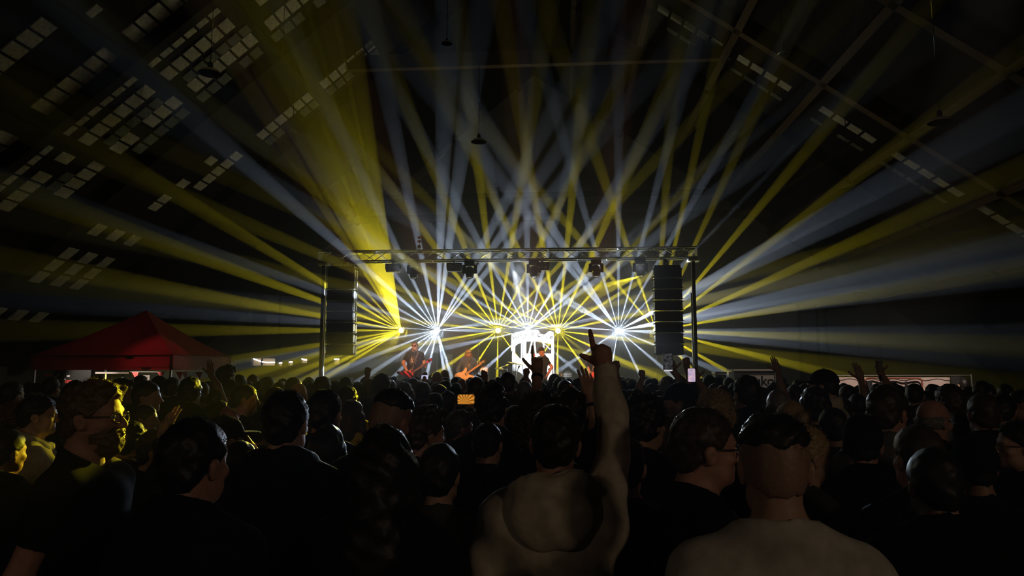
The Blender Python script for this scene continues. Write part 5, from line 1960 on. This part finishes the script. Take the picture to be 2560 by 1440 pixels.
# the rows farther back: photo x, top, head width, turn, hair, extra, label
ROWS = [
    (32, 955, 52, 10, 'short', {}, 'dark round head at the far left edge below the gazebo corner'),
    (93, 958, 38, 20, 'cap', {}, 'cap with a yellow lit peak at the far left, above the grey hood'),
    (130, 944, 38, 0, 'short', {}, 'round dark head before the poster board under the gazebo'),
    (190, 952, 40, 5, 'tousled', {}, 'tousled dark head behind the bearded man, at his left'),
    (248, 942, 40, -5, 'short', {}, 'dark head right above the crown of the bearded man'),
    (306, 949, 48, 55, 'side', {}, 'pale cheeked head just right of the bearded man'),
    (352, 938, 34, 0, 'bob', {'fem': True}, 'bobbed dark head before the grey notice under the gazebo'),
    (370, 954, 58, 75, 'short', {}, 'head in profile with a white lit face edge, under the gazebo lamp'),
    (362, 1012, 60, 70, 'buzz', {}, 'shaven head in profile below the white edged face'),
    (400, 941, 36, 10, 'beanie', {}, 'knit capped head under the red lit gazebo corner'),
    (432, 944, 40, -8, 'short', {}, 'dark head directly below the gazebo front corner post'),
    (478, 943, 50, 0, 'tousled', {}, 'broad dark head under the right slope of the gazebo'),
    (494, 981, 42, 35, 'short', {}, 'head with a thin green rim right above the cropped head'),
    (528, 958, 36, 0, 'short', {}, 'small dark head left of the man with the lifted bottle'),
    (548, 1002, 52, 20, 'bob', {'fem': True}, 'dark bob behind the capped person with bent arm'),
    (566, 915, 40, 25, 'quiff', {}, 'tall head sticking up beside the gazebo edge'),
    (575, 950, 40, 5, 'cap', {}, 'capped head right below the tall head by the gazebo'),
    (599, 937, 36, 0, 'short', {}, 'dark head under the left end of the lit bar hatch'),
    (612, 961, 60, 62, 'buzz', {'skin': 'tan'}, 'shaven head in profile with pale outlined face below the bar hatch'),
    (633, 937, 30, 0, 'short', {}, 'small head in front of the bar hatch, its left part'),
    (655, 984, 44, -6, 'short', {}, 'dim head low between the profile and the broad shouldered man'),
    (671, 942, 32, 10, 'short', {}, 'head with lit ear in front of the bar hatch, its right part'),
    (690, 968, 60, 0, 'buzz', {}, 'close shaved crown glowing yellow behind the broad shouldered man'),
    (703, 953, 32, 0, 'bob', {'fem': True}, 'small bobbed head right of the lit bar hatch'),
    (735, 944, 42, 12, 'short', {}, 'head with an orange lit right side left of the left tower'),
    (747, 959, 48, 0, 'bald', {}, 'bald head outlined in yellow light before the left tower'),
    (778, 957, 32, 0, 'short', {}, 'dark head low at the foot of the left tower'),
    (808, 942, 42, 8, 'short', {}, 'black head in front of the left tower, ear toward the stage'),
    (836, 955, 34, 0, 'beanie', {}, 'knit cap between two heads under the left speakers'),
    (866, 943, 36, 0, 'short', {}, 'dark head right beneath the left speaker stack'),
    (893, 955, 34, -5, 'bob', {'fem': True}, 'rounded head low below the corner of the left speakers'),
    (926, 948, 38, 10, 'short', {}, 'head with a raised fist beside it, left of the singer'),
    (956, 935, 38, 22, 'tousled', {}, 'spiky dark head with a lit ear left of the singer'),
    (978, 951, 30, 0, 'short', {}, 'small head behind the spiky head, left of the singer'),
    (990, 972, 44, 0, 'short', {}, 'black head just behind the slick haired head'),
    (1003, 951, 28, 15, 'buzz', {'haircol': 'grey'}, 'greyish shaven head right below the striped guitar'),
    (1021, 968, 32, 10, 'bald', {'skin': 'tan'}, 'bald head tinted green with a bright right rim'),
    (1034, 946, 31, 0, 'short', {}, 'small round head straight below the singer'),
    (1058, 955, 40, 8, 'buzz', {}, 'shaved head with a thick yellow right rim below the small phone'),
    (1072, 949, 26, 0, 'short', {}, 'little grey head right of the small lilac phone'),
    (1093, 930, 28, 0, 'bald', {}, 'pale outlined dome of a head before the stage, left of two'),
    (1112, 925, 24, 0, 'bald', {}, 'pale outlined dome of a head before the stage, right of two'),
    (1090, 957, 30, 0, 'short', {}, 'grey dim head below the two outlined domes'),
    (1099, 962, 42, -5, 'short', {}, 'black head with a fine light rim below the outlined domes'),
    (1088, 983, 52, 0, 'short', {}, 'round black head left of the glowing phone, lower one'),
    (1113, 951, 34, 0, 'bob', {'fem': True}, 'dark head below the bass guitar body, left'),
    (1120, 978, 48, 6, 'short', {}, 'round black head touching the glowing phone on its left'),
    (1136, 966, 40, 0, 'cap', {}, 'cap above the glowing phone'),
    (1154, 947, 28, 0, 'bald', {}, 'bald crown tinted blue under the bass guitar'),
    (1191, 944, 44, 5, 'short', {}, 'dark head below the bass player, slightly right'),
    (1214, 955, 36, 0, 'beanie', {}, 'knit cap right of the bass player among the front rows'),
    (1232, 950, 30, 20, 'tousled', {}, 'spiky head before the drums'),
    (1270, 931, 40, 10, 'short', {}, 'tall dark head before the drums, left of the horns hand'),
    (1283, 974, 34, 30, 'short', {}, 'head between the flat topped head and the curly hair'),
    (1311, 953, 42, 0, 'buzz', {'haircol': 'grey'}, 'grey shaven head with a bluish right edge behind the curly hair'),
    (1294, 972, 28, 0, 'bob', {'fem': True}, 'small dim head right behind the curly hair, at its left'),
    (1387, 935, 28, 30, 'short', {'haircol': 'grey'}, 'grey haired head right of the horns hand'),
    (1396, 946, 28, 10, 'quiff', {}, 'dark head with a wavy lit left edge before the facade panel'),
    (1412, 951, 40, 0, 'short', {}, 'round black head right of the facade panel, before the clapping hands'),
    (1444, 946, 34, -20, 'tousled', {}, 'head just behind the clapping hands'),
    (1455, 985, 46, 0, 'short', {}, 'dark head behind the sleeve of the clapping person'),
    (1488, 958, 40, 0, 'tousled', {}, 'tousled head hidden behind the pale sleeve, left side'),
    (1556, 950, 32, 15, 'short', {}, 'head with a yellow right rim right of the pale sleeve'),
    (1575, 975, 44, 0, 'bob', {'fem': True}, 'reddish rimmed bob behind the tousled man'),
    (1591, 957, 32, 0, 'cap', {}, 'cap seen just left of the raised sleeve under the white beams'),
    (1606, 962, 32, 0, 'buzz', {}, 'shaven head with a thin rim, right of the pale sleeve'),
    (1631, 960, 36, -65, 'cap', {'hatcol': 'grey'}, 'grey baseball cap facing left under the right speakers'),
    (1645, 978, 50, -30, 'short', {'skin': 'tan'}, 'turned reddish head between tousled man and baseball cap'),
    (1668, 941, 38, 10, 'short', {'haircol': 'grey'}, 'greenish grey head beneath the raised dark phone'),
    (1690, 948, 34, 0, 'short', {}, 'dark head right beneath the two raised phones'),
    (1730, 1000, 54, 25, 'bob', {'fem': True, 'skin': 'tan'}, 'turned head in front of the glowing curls, at their left'),
    (1742, 960, 36, 0, 'short', {}, 'head behind the hand holding the lit phone'),
    (1773, 938, 34, 15, 'short', {}, 'dark head with lit ear below the white topped case'),
    (1806, 964, 40, 0, 'short', {}, 'dark head between the curls and the kiosk'),
    (1836, 958, 34, -10, 'tousled', {}, 'low head at the left end of the kiosk'),
    (1868, 1012, 56, -15, 'short', {'haircol': 'grey'}, 'hair with a green lit patch above the man with dark glasses'),
    (1905, 968, 44, 20, 'bob', {'fem': True}, 'head right below the lettered sign, yellow edged'),
    (1935, 956, 36, 30, 'buzz', {}, 'shaven head with an ear showing just right of the lettered sign'),
    (1944, 975, 56, 10, 'short', {'haircol': 'grey'}, 'grey head before the shoulder of the tall man in the cap'),
    (1985, 962, 38, 0, 'short', {}, 'head left below the shoulder of the tall man in the cap'),
    (2036, 968, 66, 5, 'tousled', {}, 'big dark head in front of the tall man in the light shirt'),
    (2102, 993, 52, 0, 'short', {}, 'dim head left of the grey hooded young man, lower'),
    (2118, 963, 44, -5, 'short', {}, 'round black head at the left end of the banner'),
    (2080, 955, 38, 0, 'beanie', {}, 'knit capped head between tall man and banner'),
    (2190, 962, 34, 0, 'short', {}, 'dark head against the banner letters, left'),
    (2232, 956, 30, 0, 'bob', {'fem': True}, 'small head against the banner above the grey hooded man'),
    (2286, 959, 44, 35, 'buzz', {'skin': 'tan'}, 'short haired head in front of the rust banner outline corner'),
    (2310, 978, 40, 0, 'short', {}, 'low dark head between banner corner and bald man'),
    (2370, 962, 56, -20, 'tousled', {'haircol': 'brown'}, 'messy brown hair in front of the right end of the banner'),
    (2410, 975, 44, 0, 'short', {}, 'dark head before the black end of the banner'),
    (2455, 953, 38, 60, 'short', {'skin': 'fair'}, 'dimly lit face beside the banner post at the right'),
    (2455, 983, 72, 12, 'short', {}, 'big black head below the banner post, ear to the right'),
    (2506, 985, 56, 40, 'short', {'skin': 'tan'}, 'dim profile right of the big black head'),
    (2550, 975, 46, -60, 'short', {'skin': 'tan', 'col': 'yellow'}, 'person at the right edge catching green yellow light'),  # yellow light put into the clothing colour
    (1150, 1030, 64, 58, 'side', {'skin': 'rosy'}, 'man in profile with a rim of light below the glowing phone'),
    (1172, 1018, 52, -20, 'long', {'fem': True}, 'long haired head right under the glowing phone'),
    (650, 1030, 66, 10, 'tousled', {}, 'dim tousled head left of the broad shouldered man'),
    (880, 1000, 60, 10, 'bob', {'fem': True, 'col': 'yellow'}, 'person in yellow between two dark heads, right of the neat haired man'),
    (1290, 1015, 66, 0, 'short', {}, 'dark head behind the pointing man, at his left ear'),
    (1480, 1020, 60, 5, 'bob', {'fem': True}, 'dark head behind the raised pale arm'),
    (1660, 1035, 76, -8, 'long', {'fem': True}, 'long dark hair left of the fair man with glasses'),
    (2080, 1020, 70, 0, 'short', {}, 'dark head directly right of the blonde ponytail'),
    (2400, 1030, 74, 10, 'bob', {'fem': True}, 'black bob right of the bald bearded man'),
    (2290, 1065, 92, -5, 'short', {}, 'dark head in front of the grey hooded man, lower right'),
    (2430, 1090, 110, 6, 'beanie', {}, 'large knit capped head in the lower right dark'),
    (330, 1055, 74, 20, 'tousled', {}, 'dark tousled head right behind the beard'),
    (20, 1075, 92, 14, 'short', {}, 'black head in the lower left corner dark'),
    (820, 1062, 96, 0, 'bob', {'fem': True}, 'black bob in front of the neat haired man, low'),
    (1100, 1110, 112, 5, 'short', {}, 'black head low between long hair and shaven man'),
    (1560, 1090, 104, 4, 'short', {}, 'black head low behind the pale hood, right'),
    (600, 1105, 98, 6, 'bob', {'fem': True}, 'black bob between cropped head and broad shoulders'),
    (2330, 1120, 128, 4, 'short', {}, 'black head low at the right, behind the white shoulder'),
]
for i, (x, t, w, yaw, hair, ex, lb) in enumerate(ROWS):
    kw = dict(hair=hair, shirt=('long', 'jacket', 'hoodie', 'tee')[(i * 7) % 4], col=('black', 'char', 'navy', 'black', 'olive', 'maroon', 'brown', 'black')[(i * 5) % 8],
              skin=('fair', 'rosy', 'tan')[i % 3], haircol=('dark', 'brown', 'dark')[i % 3], seed=i)
    kw.update(ex)
    person(lb, x, t, w, yaw, **kw)

# raised arms among the rows: people of their own
for x, t, w, side, el, wr, pose, lb, sh in [
    (918, 958, 36, 'R', (914, 962, .05), (919, 938, .1), 'fist', 'dark raised fist left of the singer with its owner', 'long'),
    (1322, 962, 34, 'L', (1317, 962, .05), (1315, 940, .08), 'fist', 'short raised fist left of the horns hand with its owner', 'long'),
    (1556, 975, 46, 'L', (1545, 968, .1), (1539, 926, .2), 'fist', 'dark arm with a fist raised right behind the pale sleeve, with its owner', 'long'),
    (1590, 972, 36, 'R', (1598, 966, .05), (1606, 944, .1), 'fist', 'arm raised with clenched hand under the right white beams, with its owner', 'long'),
    (1203, 968, 34, 'R', (1211, 962, .05), (1213, 948, .08), 'hold', 'arm raised right of the bass guitar, with its owner', 'long'),
    (2142, 985, 44, 'R', (2160, 985, .05), (2152, 948, .12), 'open', 'bare raised arm waving in front of the banner, with its owner', 'long'),
    (2245, 985, 40, 'L', (2222, 965, .05), (2203, 935, .1), 'hold', 'arm lifting a cup in front of the banner, with its owner', 'long'),
    (1950, 985, 40, 'R', (1949, 955, .1), (1944, 928, .15), 'open', 'yellow lit hand raised with spread fingers above the sign, with its owner', 'tee'),
    (541, 975, 42, 'R', (543, 965, .02), (528, 938, .1), 'open', 'thin yellow lit forearm raised under the gazebo edge, with its owner', 'tee'),
    (1716, 975, 44, 'L', (1704, 953, .05), (1684, 929, .1), 'hold', 'person holding up the dark backed phone', 'tee'),
    (1772, 985, 46, 'L', (1765, 980, .02), (1742, 950, .1), 'hold', 'person holding up the phone with the pink lit screen', 'tee'),
    (1735, 958, 40, 'L', (1726, 945, .05), (1716, 916, .1), 'fist', 'dark hand raised between the two phones, with its owner', 'long'),
    (1196, 1005, 52, 'L', (1196, 1040, -.1), (1178, 1016, -.05), 'hold', 'person holding the sideways phone with the orange starburst', 'long'),
    (1075, 975, 34, 'L', (1066, 972, .02), (1063, 954, .06), 'hold', 'person holding the small lilac phone before the singer', 'long'),
]:
    u = (-.2, .1, 1) if pose != 'fist' else (0, .1, 1)
    person(lb, x, t, w, 0, hero=False, hair='short', shirt=sh, col='black', skin='tan', seed=x, **{side: arm_up(el, wr, pose, u, TOCAM, LEFT if side == 'R' else RIGHT)})

# the last rows before the stage: nothing but small dark crowns
fr = random.Random(3)
taken = [(p['px'], p['w']) for p in PEOPLE if p.get('base', 0) == 0 and p['w'] < 64]
for k, (x0, x1, step, t0, w) in enumerate(((600, 2420, 34, 946, 26), (40, 1800, 44, 955, 32), (880, 1640, 33, 944, 25), (1780, 2540, 46, 962, 36), (30, 640, 47, 958, 34))):
    x = x0
    while x < x1:
        px = x + fr.uniform(-8, 8)
        if k < 3 and (1835 < px < 1950 or 2070 < px < 2400):
            x += step
            continue
        person('small dark crown in the last rows before the stage, only its outline lit', px, t0 + fr.uniform(-4, 5), w * fr.uniform(.92, 1.08), fr.uniform(-15, 15), hair=('short', 'buzz', 'bob', 'tousled', 'cap')[int(px) % 5],
               shirt='long', col=('black', 'char', 'navy')[int(px) % 3], seed=int(px) % 7, group='last rows of the crowd')
        x += step

ZONES = [(150, 'before the left part of the gazebo'), (330, 'before the middle of the gazebo'), (500, 'before the right part of the gazebo'), (620, 'between gazebo and bar hatch'), (720, 'before the lit bar hatch'), (810, 'left of the left tower'),
         (900, 'below the left speaker stack'), (1000, 'just left of the singer'), (1090, 'below the singer'), (1150, 'between singer and bass player'), (1230, 'below the bass player'), (1300, 'before the drums'), (1390, 'before the white facade panel'),
         (1480, 'right of the facade panel'), (1600, 'right of the raised pale sleeve'), (1710, 'below the right speaker stack'), (1830, 'right of the right tower'), (1945, 'before the kiosk'), (2080, 'between kiosk and banner'), (2240, 'before the left half of the banner'),
         (2380, 'before the right half of the banner'), (2600, 'right of the banner post')]
ORDN = 'first second third fourth fifth sixth seventh eighth ninth tenth eleventh twelfth thirteenth fourteenth fifteenth'.split()
_cnt = {}
for p in sorted((p for p in PEOPLE if p['label'].startswith('small dark crown')), key=lambda p: p['px']):
    z = next(t for x, t in ZONES if p['px'] < x)
    k = _cnt[z] = _cnt.get(z, 0) + 1
    p['label'] = 'dark crown in the last rows %s, %s from left' % (z, ORDN[k - 1])

spread()
for p in PEOPLE:
    make_person(p)


# phones
def phone(label, px, py, w, h, Y, screen, rot=0, tilt=0):
    c = P(px, py, Y)
    e = empty('phone', tuple(c))
    e.rotation_euler = (tilt, RAD(rot), 0)
    tag(e, label, 'phone', 'phones held up in the crowd')
    k = 1 / ppm(Y)
    W_, H_ = w * k, h * k
    r = min(W_, H_) * .14
    out = []
    for cx, cy, a0 in ((W_ / 2 - r, H_ / 2 - r, 0), (-W_ / 2 + r, H_ / 2 - r, 90), (-W_ / 2 + r, -H_ / 2 + r, 180), (W_ / 2 - r, -H_ / 2 + r, 270)):
        for a in (0, 30, 60, 90):
            out.append((cx + r * math.cos(RAD(a0 + a)), cy + r * math.sin(RAD(a0 + a))))
    MB().prism(out, 0, .009, lambda u, v, z: Vector((u, z, v))).obj('case', mat('phone_case', (.02, .02, .022), .25), e)
    q = [(u * .93, v * .95) for u, v in out]
    MB().prism(q, -.0012, .0, lambda u, v, z: Vector((u, z, v))).obj('screen', screen, e)
    MB().box((W_ / 2 + .001, .0045, H_ * .15), (.0025, .004, H_ * .12)).obj('side_button', M_STEEL, e)
    return e


def screen_mat(name, c0, c1, strength, rays=False):
    m = bpy.data.materials.new(name)
    m.use_nodes = True
    t = m.node_tree
    b = t.nodes['Principled BSDF']
    b.inputs['Base Color'].default_value = (.01, .01, .01, 1)
    b.inputs['Roughness'].default_value = .2
    tc = t.nodes.new('ShaderNodeTexCoord')
    r = t.nodes.new('ShaderNodeValToRGB')
    if rays:
        g = t.nodes.new('ShaderNodeTexGradient')
        g.gradient_type = 'RADIAL'
        mp = t.nodes.new('ShaderNodeMapping')
        mp.inputs['Location'].default_value = (.012, .022, 0)
        mp.inputs['Rotation'].default_value = (-math.pi / 2, 0, 0)
        w = t.nodes.new('ShaderNodeMath')
        w.operation = 'MULTIPLY'
        w.inputs[1].default_value = 15
        f = t.nodes.new('ShaderNodeMath')
        f.operation = 'FRACT'
        t.links.new(tc.outputs['Object'], mp.inputs['Vector'])
        t.links.new(mp.outputs['Vector'], g.inputs['Vector'])
        t.links.new(g.outputs['Fac'], w.inputs[0])
        t.links.new(w.outputs[0], f.inputs[0])
        t.links.new(f.outputs[0], r.inputs['Fac'])
        r.color_ramp.elements[0].color = (*c0, 1)
        r.color_ramp.elements[1].color = (*c0, 1)
        e = r.color_ramp.elements.new(.5)
        e.color = (*c1, 1)
    else:
        n = t.nodes.new('ShaderNodeTexNoise')
        n.inputs['Scale'].default_value = 30
        t.links.new(tc.outputs['Object'], n.inputs['Vector'])
        t.links.new(n.outputs['Fac'], r.inputs['Fac'])
        r.color_ramp.elements[0].position = .35
        r.color_ramp.elements[1].position = .65
        r.color_ramp.elements[0].color = (*c0, 1)
        r.color_ramp.elements[1].color = (*c1, 1)
    t.links.new(r.outputs['Color'], b.inputs['Emission Color'])
    b.inputs['Emission Strength'].default_value = strength
    return m


PD = {p['label']: p['d'] for p in PEOPLE}
d1 = PD['person holding up the dark backed phone']
e = phone('phone held upright with a dark screen and white strip at its foot', 1670, 905, 24, 44, d1 + .0, screen_mat('screen_dark', (.004, .004, .004), (.05, .05, .055), 1.0))
k = 1 / ppm(d1)
MB().box((0, -.003, -20.5 * k), (20 * k, .003, 3 * k)).obj('lit_strip', mat('strip_white', (.8, .8, .8), .4, emit=(.9, .85, .95), es=.7), e)
phone('phone held upright with a pink and lilac lit screen', 1729, 938, 19, 34, PD['person holding up the phone with the pink lit screen'] + .0, screen_mat('screen_pink', (.45, .38, .62), (.82, .55, .66), .8))
phone('phone held sideways, its screen glowing orange with light rays', 1165, 998.5, 45, 25, PD['person holding the sideways phone with the orange starburst'] - .12, screen_mat('screen_rays', (.22, .03, .0), (.95, .42, .05), .8, True), 0)
phone('small phone held sideways with a lilac screen below the singer', 1062, 943, 18, 11, PD['person holding the small lilac phone before the singer'] + .05, screen_mat('screen_lilac', (.5, .52, .85), (.75, .72, .95), .8))
# cup
c = P(2198, 914, PD['arm lifting a cup in front of the banner, with its owner'] + .08)
e = empty('cup', tuple(c - Vector((0, 0, .06))))
tag(e, 'pale plastic cup lifted by a hand in front of the banner', 'cup')
MB().lathe([(.028, 0), (.036, .11), (.038, .11), (.034, .108), (.026, .006), (0, .006)], (0, 0, 0), 20).obj('body', mat('cup_plastic', (.55, .55, .52), .3), e, True)
MB().lathe([(0, .085), (.032, .085)], (0, 0, 0), 20).obj('drink', mat('beer', (.5, .3, .05), .1), e, True)


# prints on the band's shirts
M_PRINT = mat('pale_shirt_print', (.62, .56, .48), .8)


def shirt_print(p, w, h, zc, yb, n, seed):
    r = random.Random(seed)
    m = MB()
    for i in range(n):
        a = 2 * math.pi * i / n
        k = (1, .62, .3)[i % 3]
        x, z = w * k * math.cos(a) + r.uniform(-.008, .008), h * k * math.sin(a)
        q = lambda x, z: Vector((x, yb * math.sqrt(max(0, 1 - (x / .21) ** 2 - ((z) / .32) ** 2)), zc + z))
        b = a + math.pi / 2 + r.uniform(-.5, .5)
        l = r.uniform(.018, .034)
        m.beam(q(x, z), q(x + l * math.cos(b), z + l * math.sin(b)), .011, .012, up=(0, 1, 0))
    o = m.obj('shirt_print', M_PRINT, p['obj'])
    o['kind'] = 'stuff'


for p in PEOPLE:
    if p['label'].startswith('singer in dark'):
        shirt_print(p, .085, .115, 1.26, .156, 36, 1)
    elif p['label'].startswith('bass player'):
        shirt_print(p, .04, .07, 1.27, .150, 16, 2)
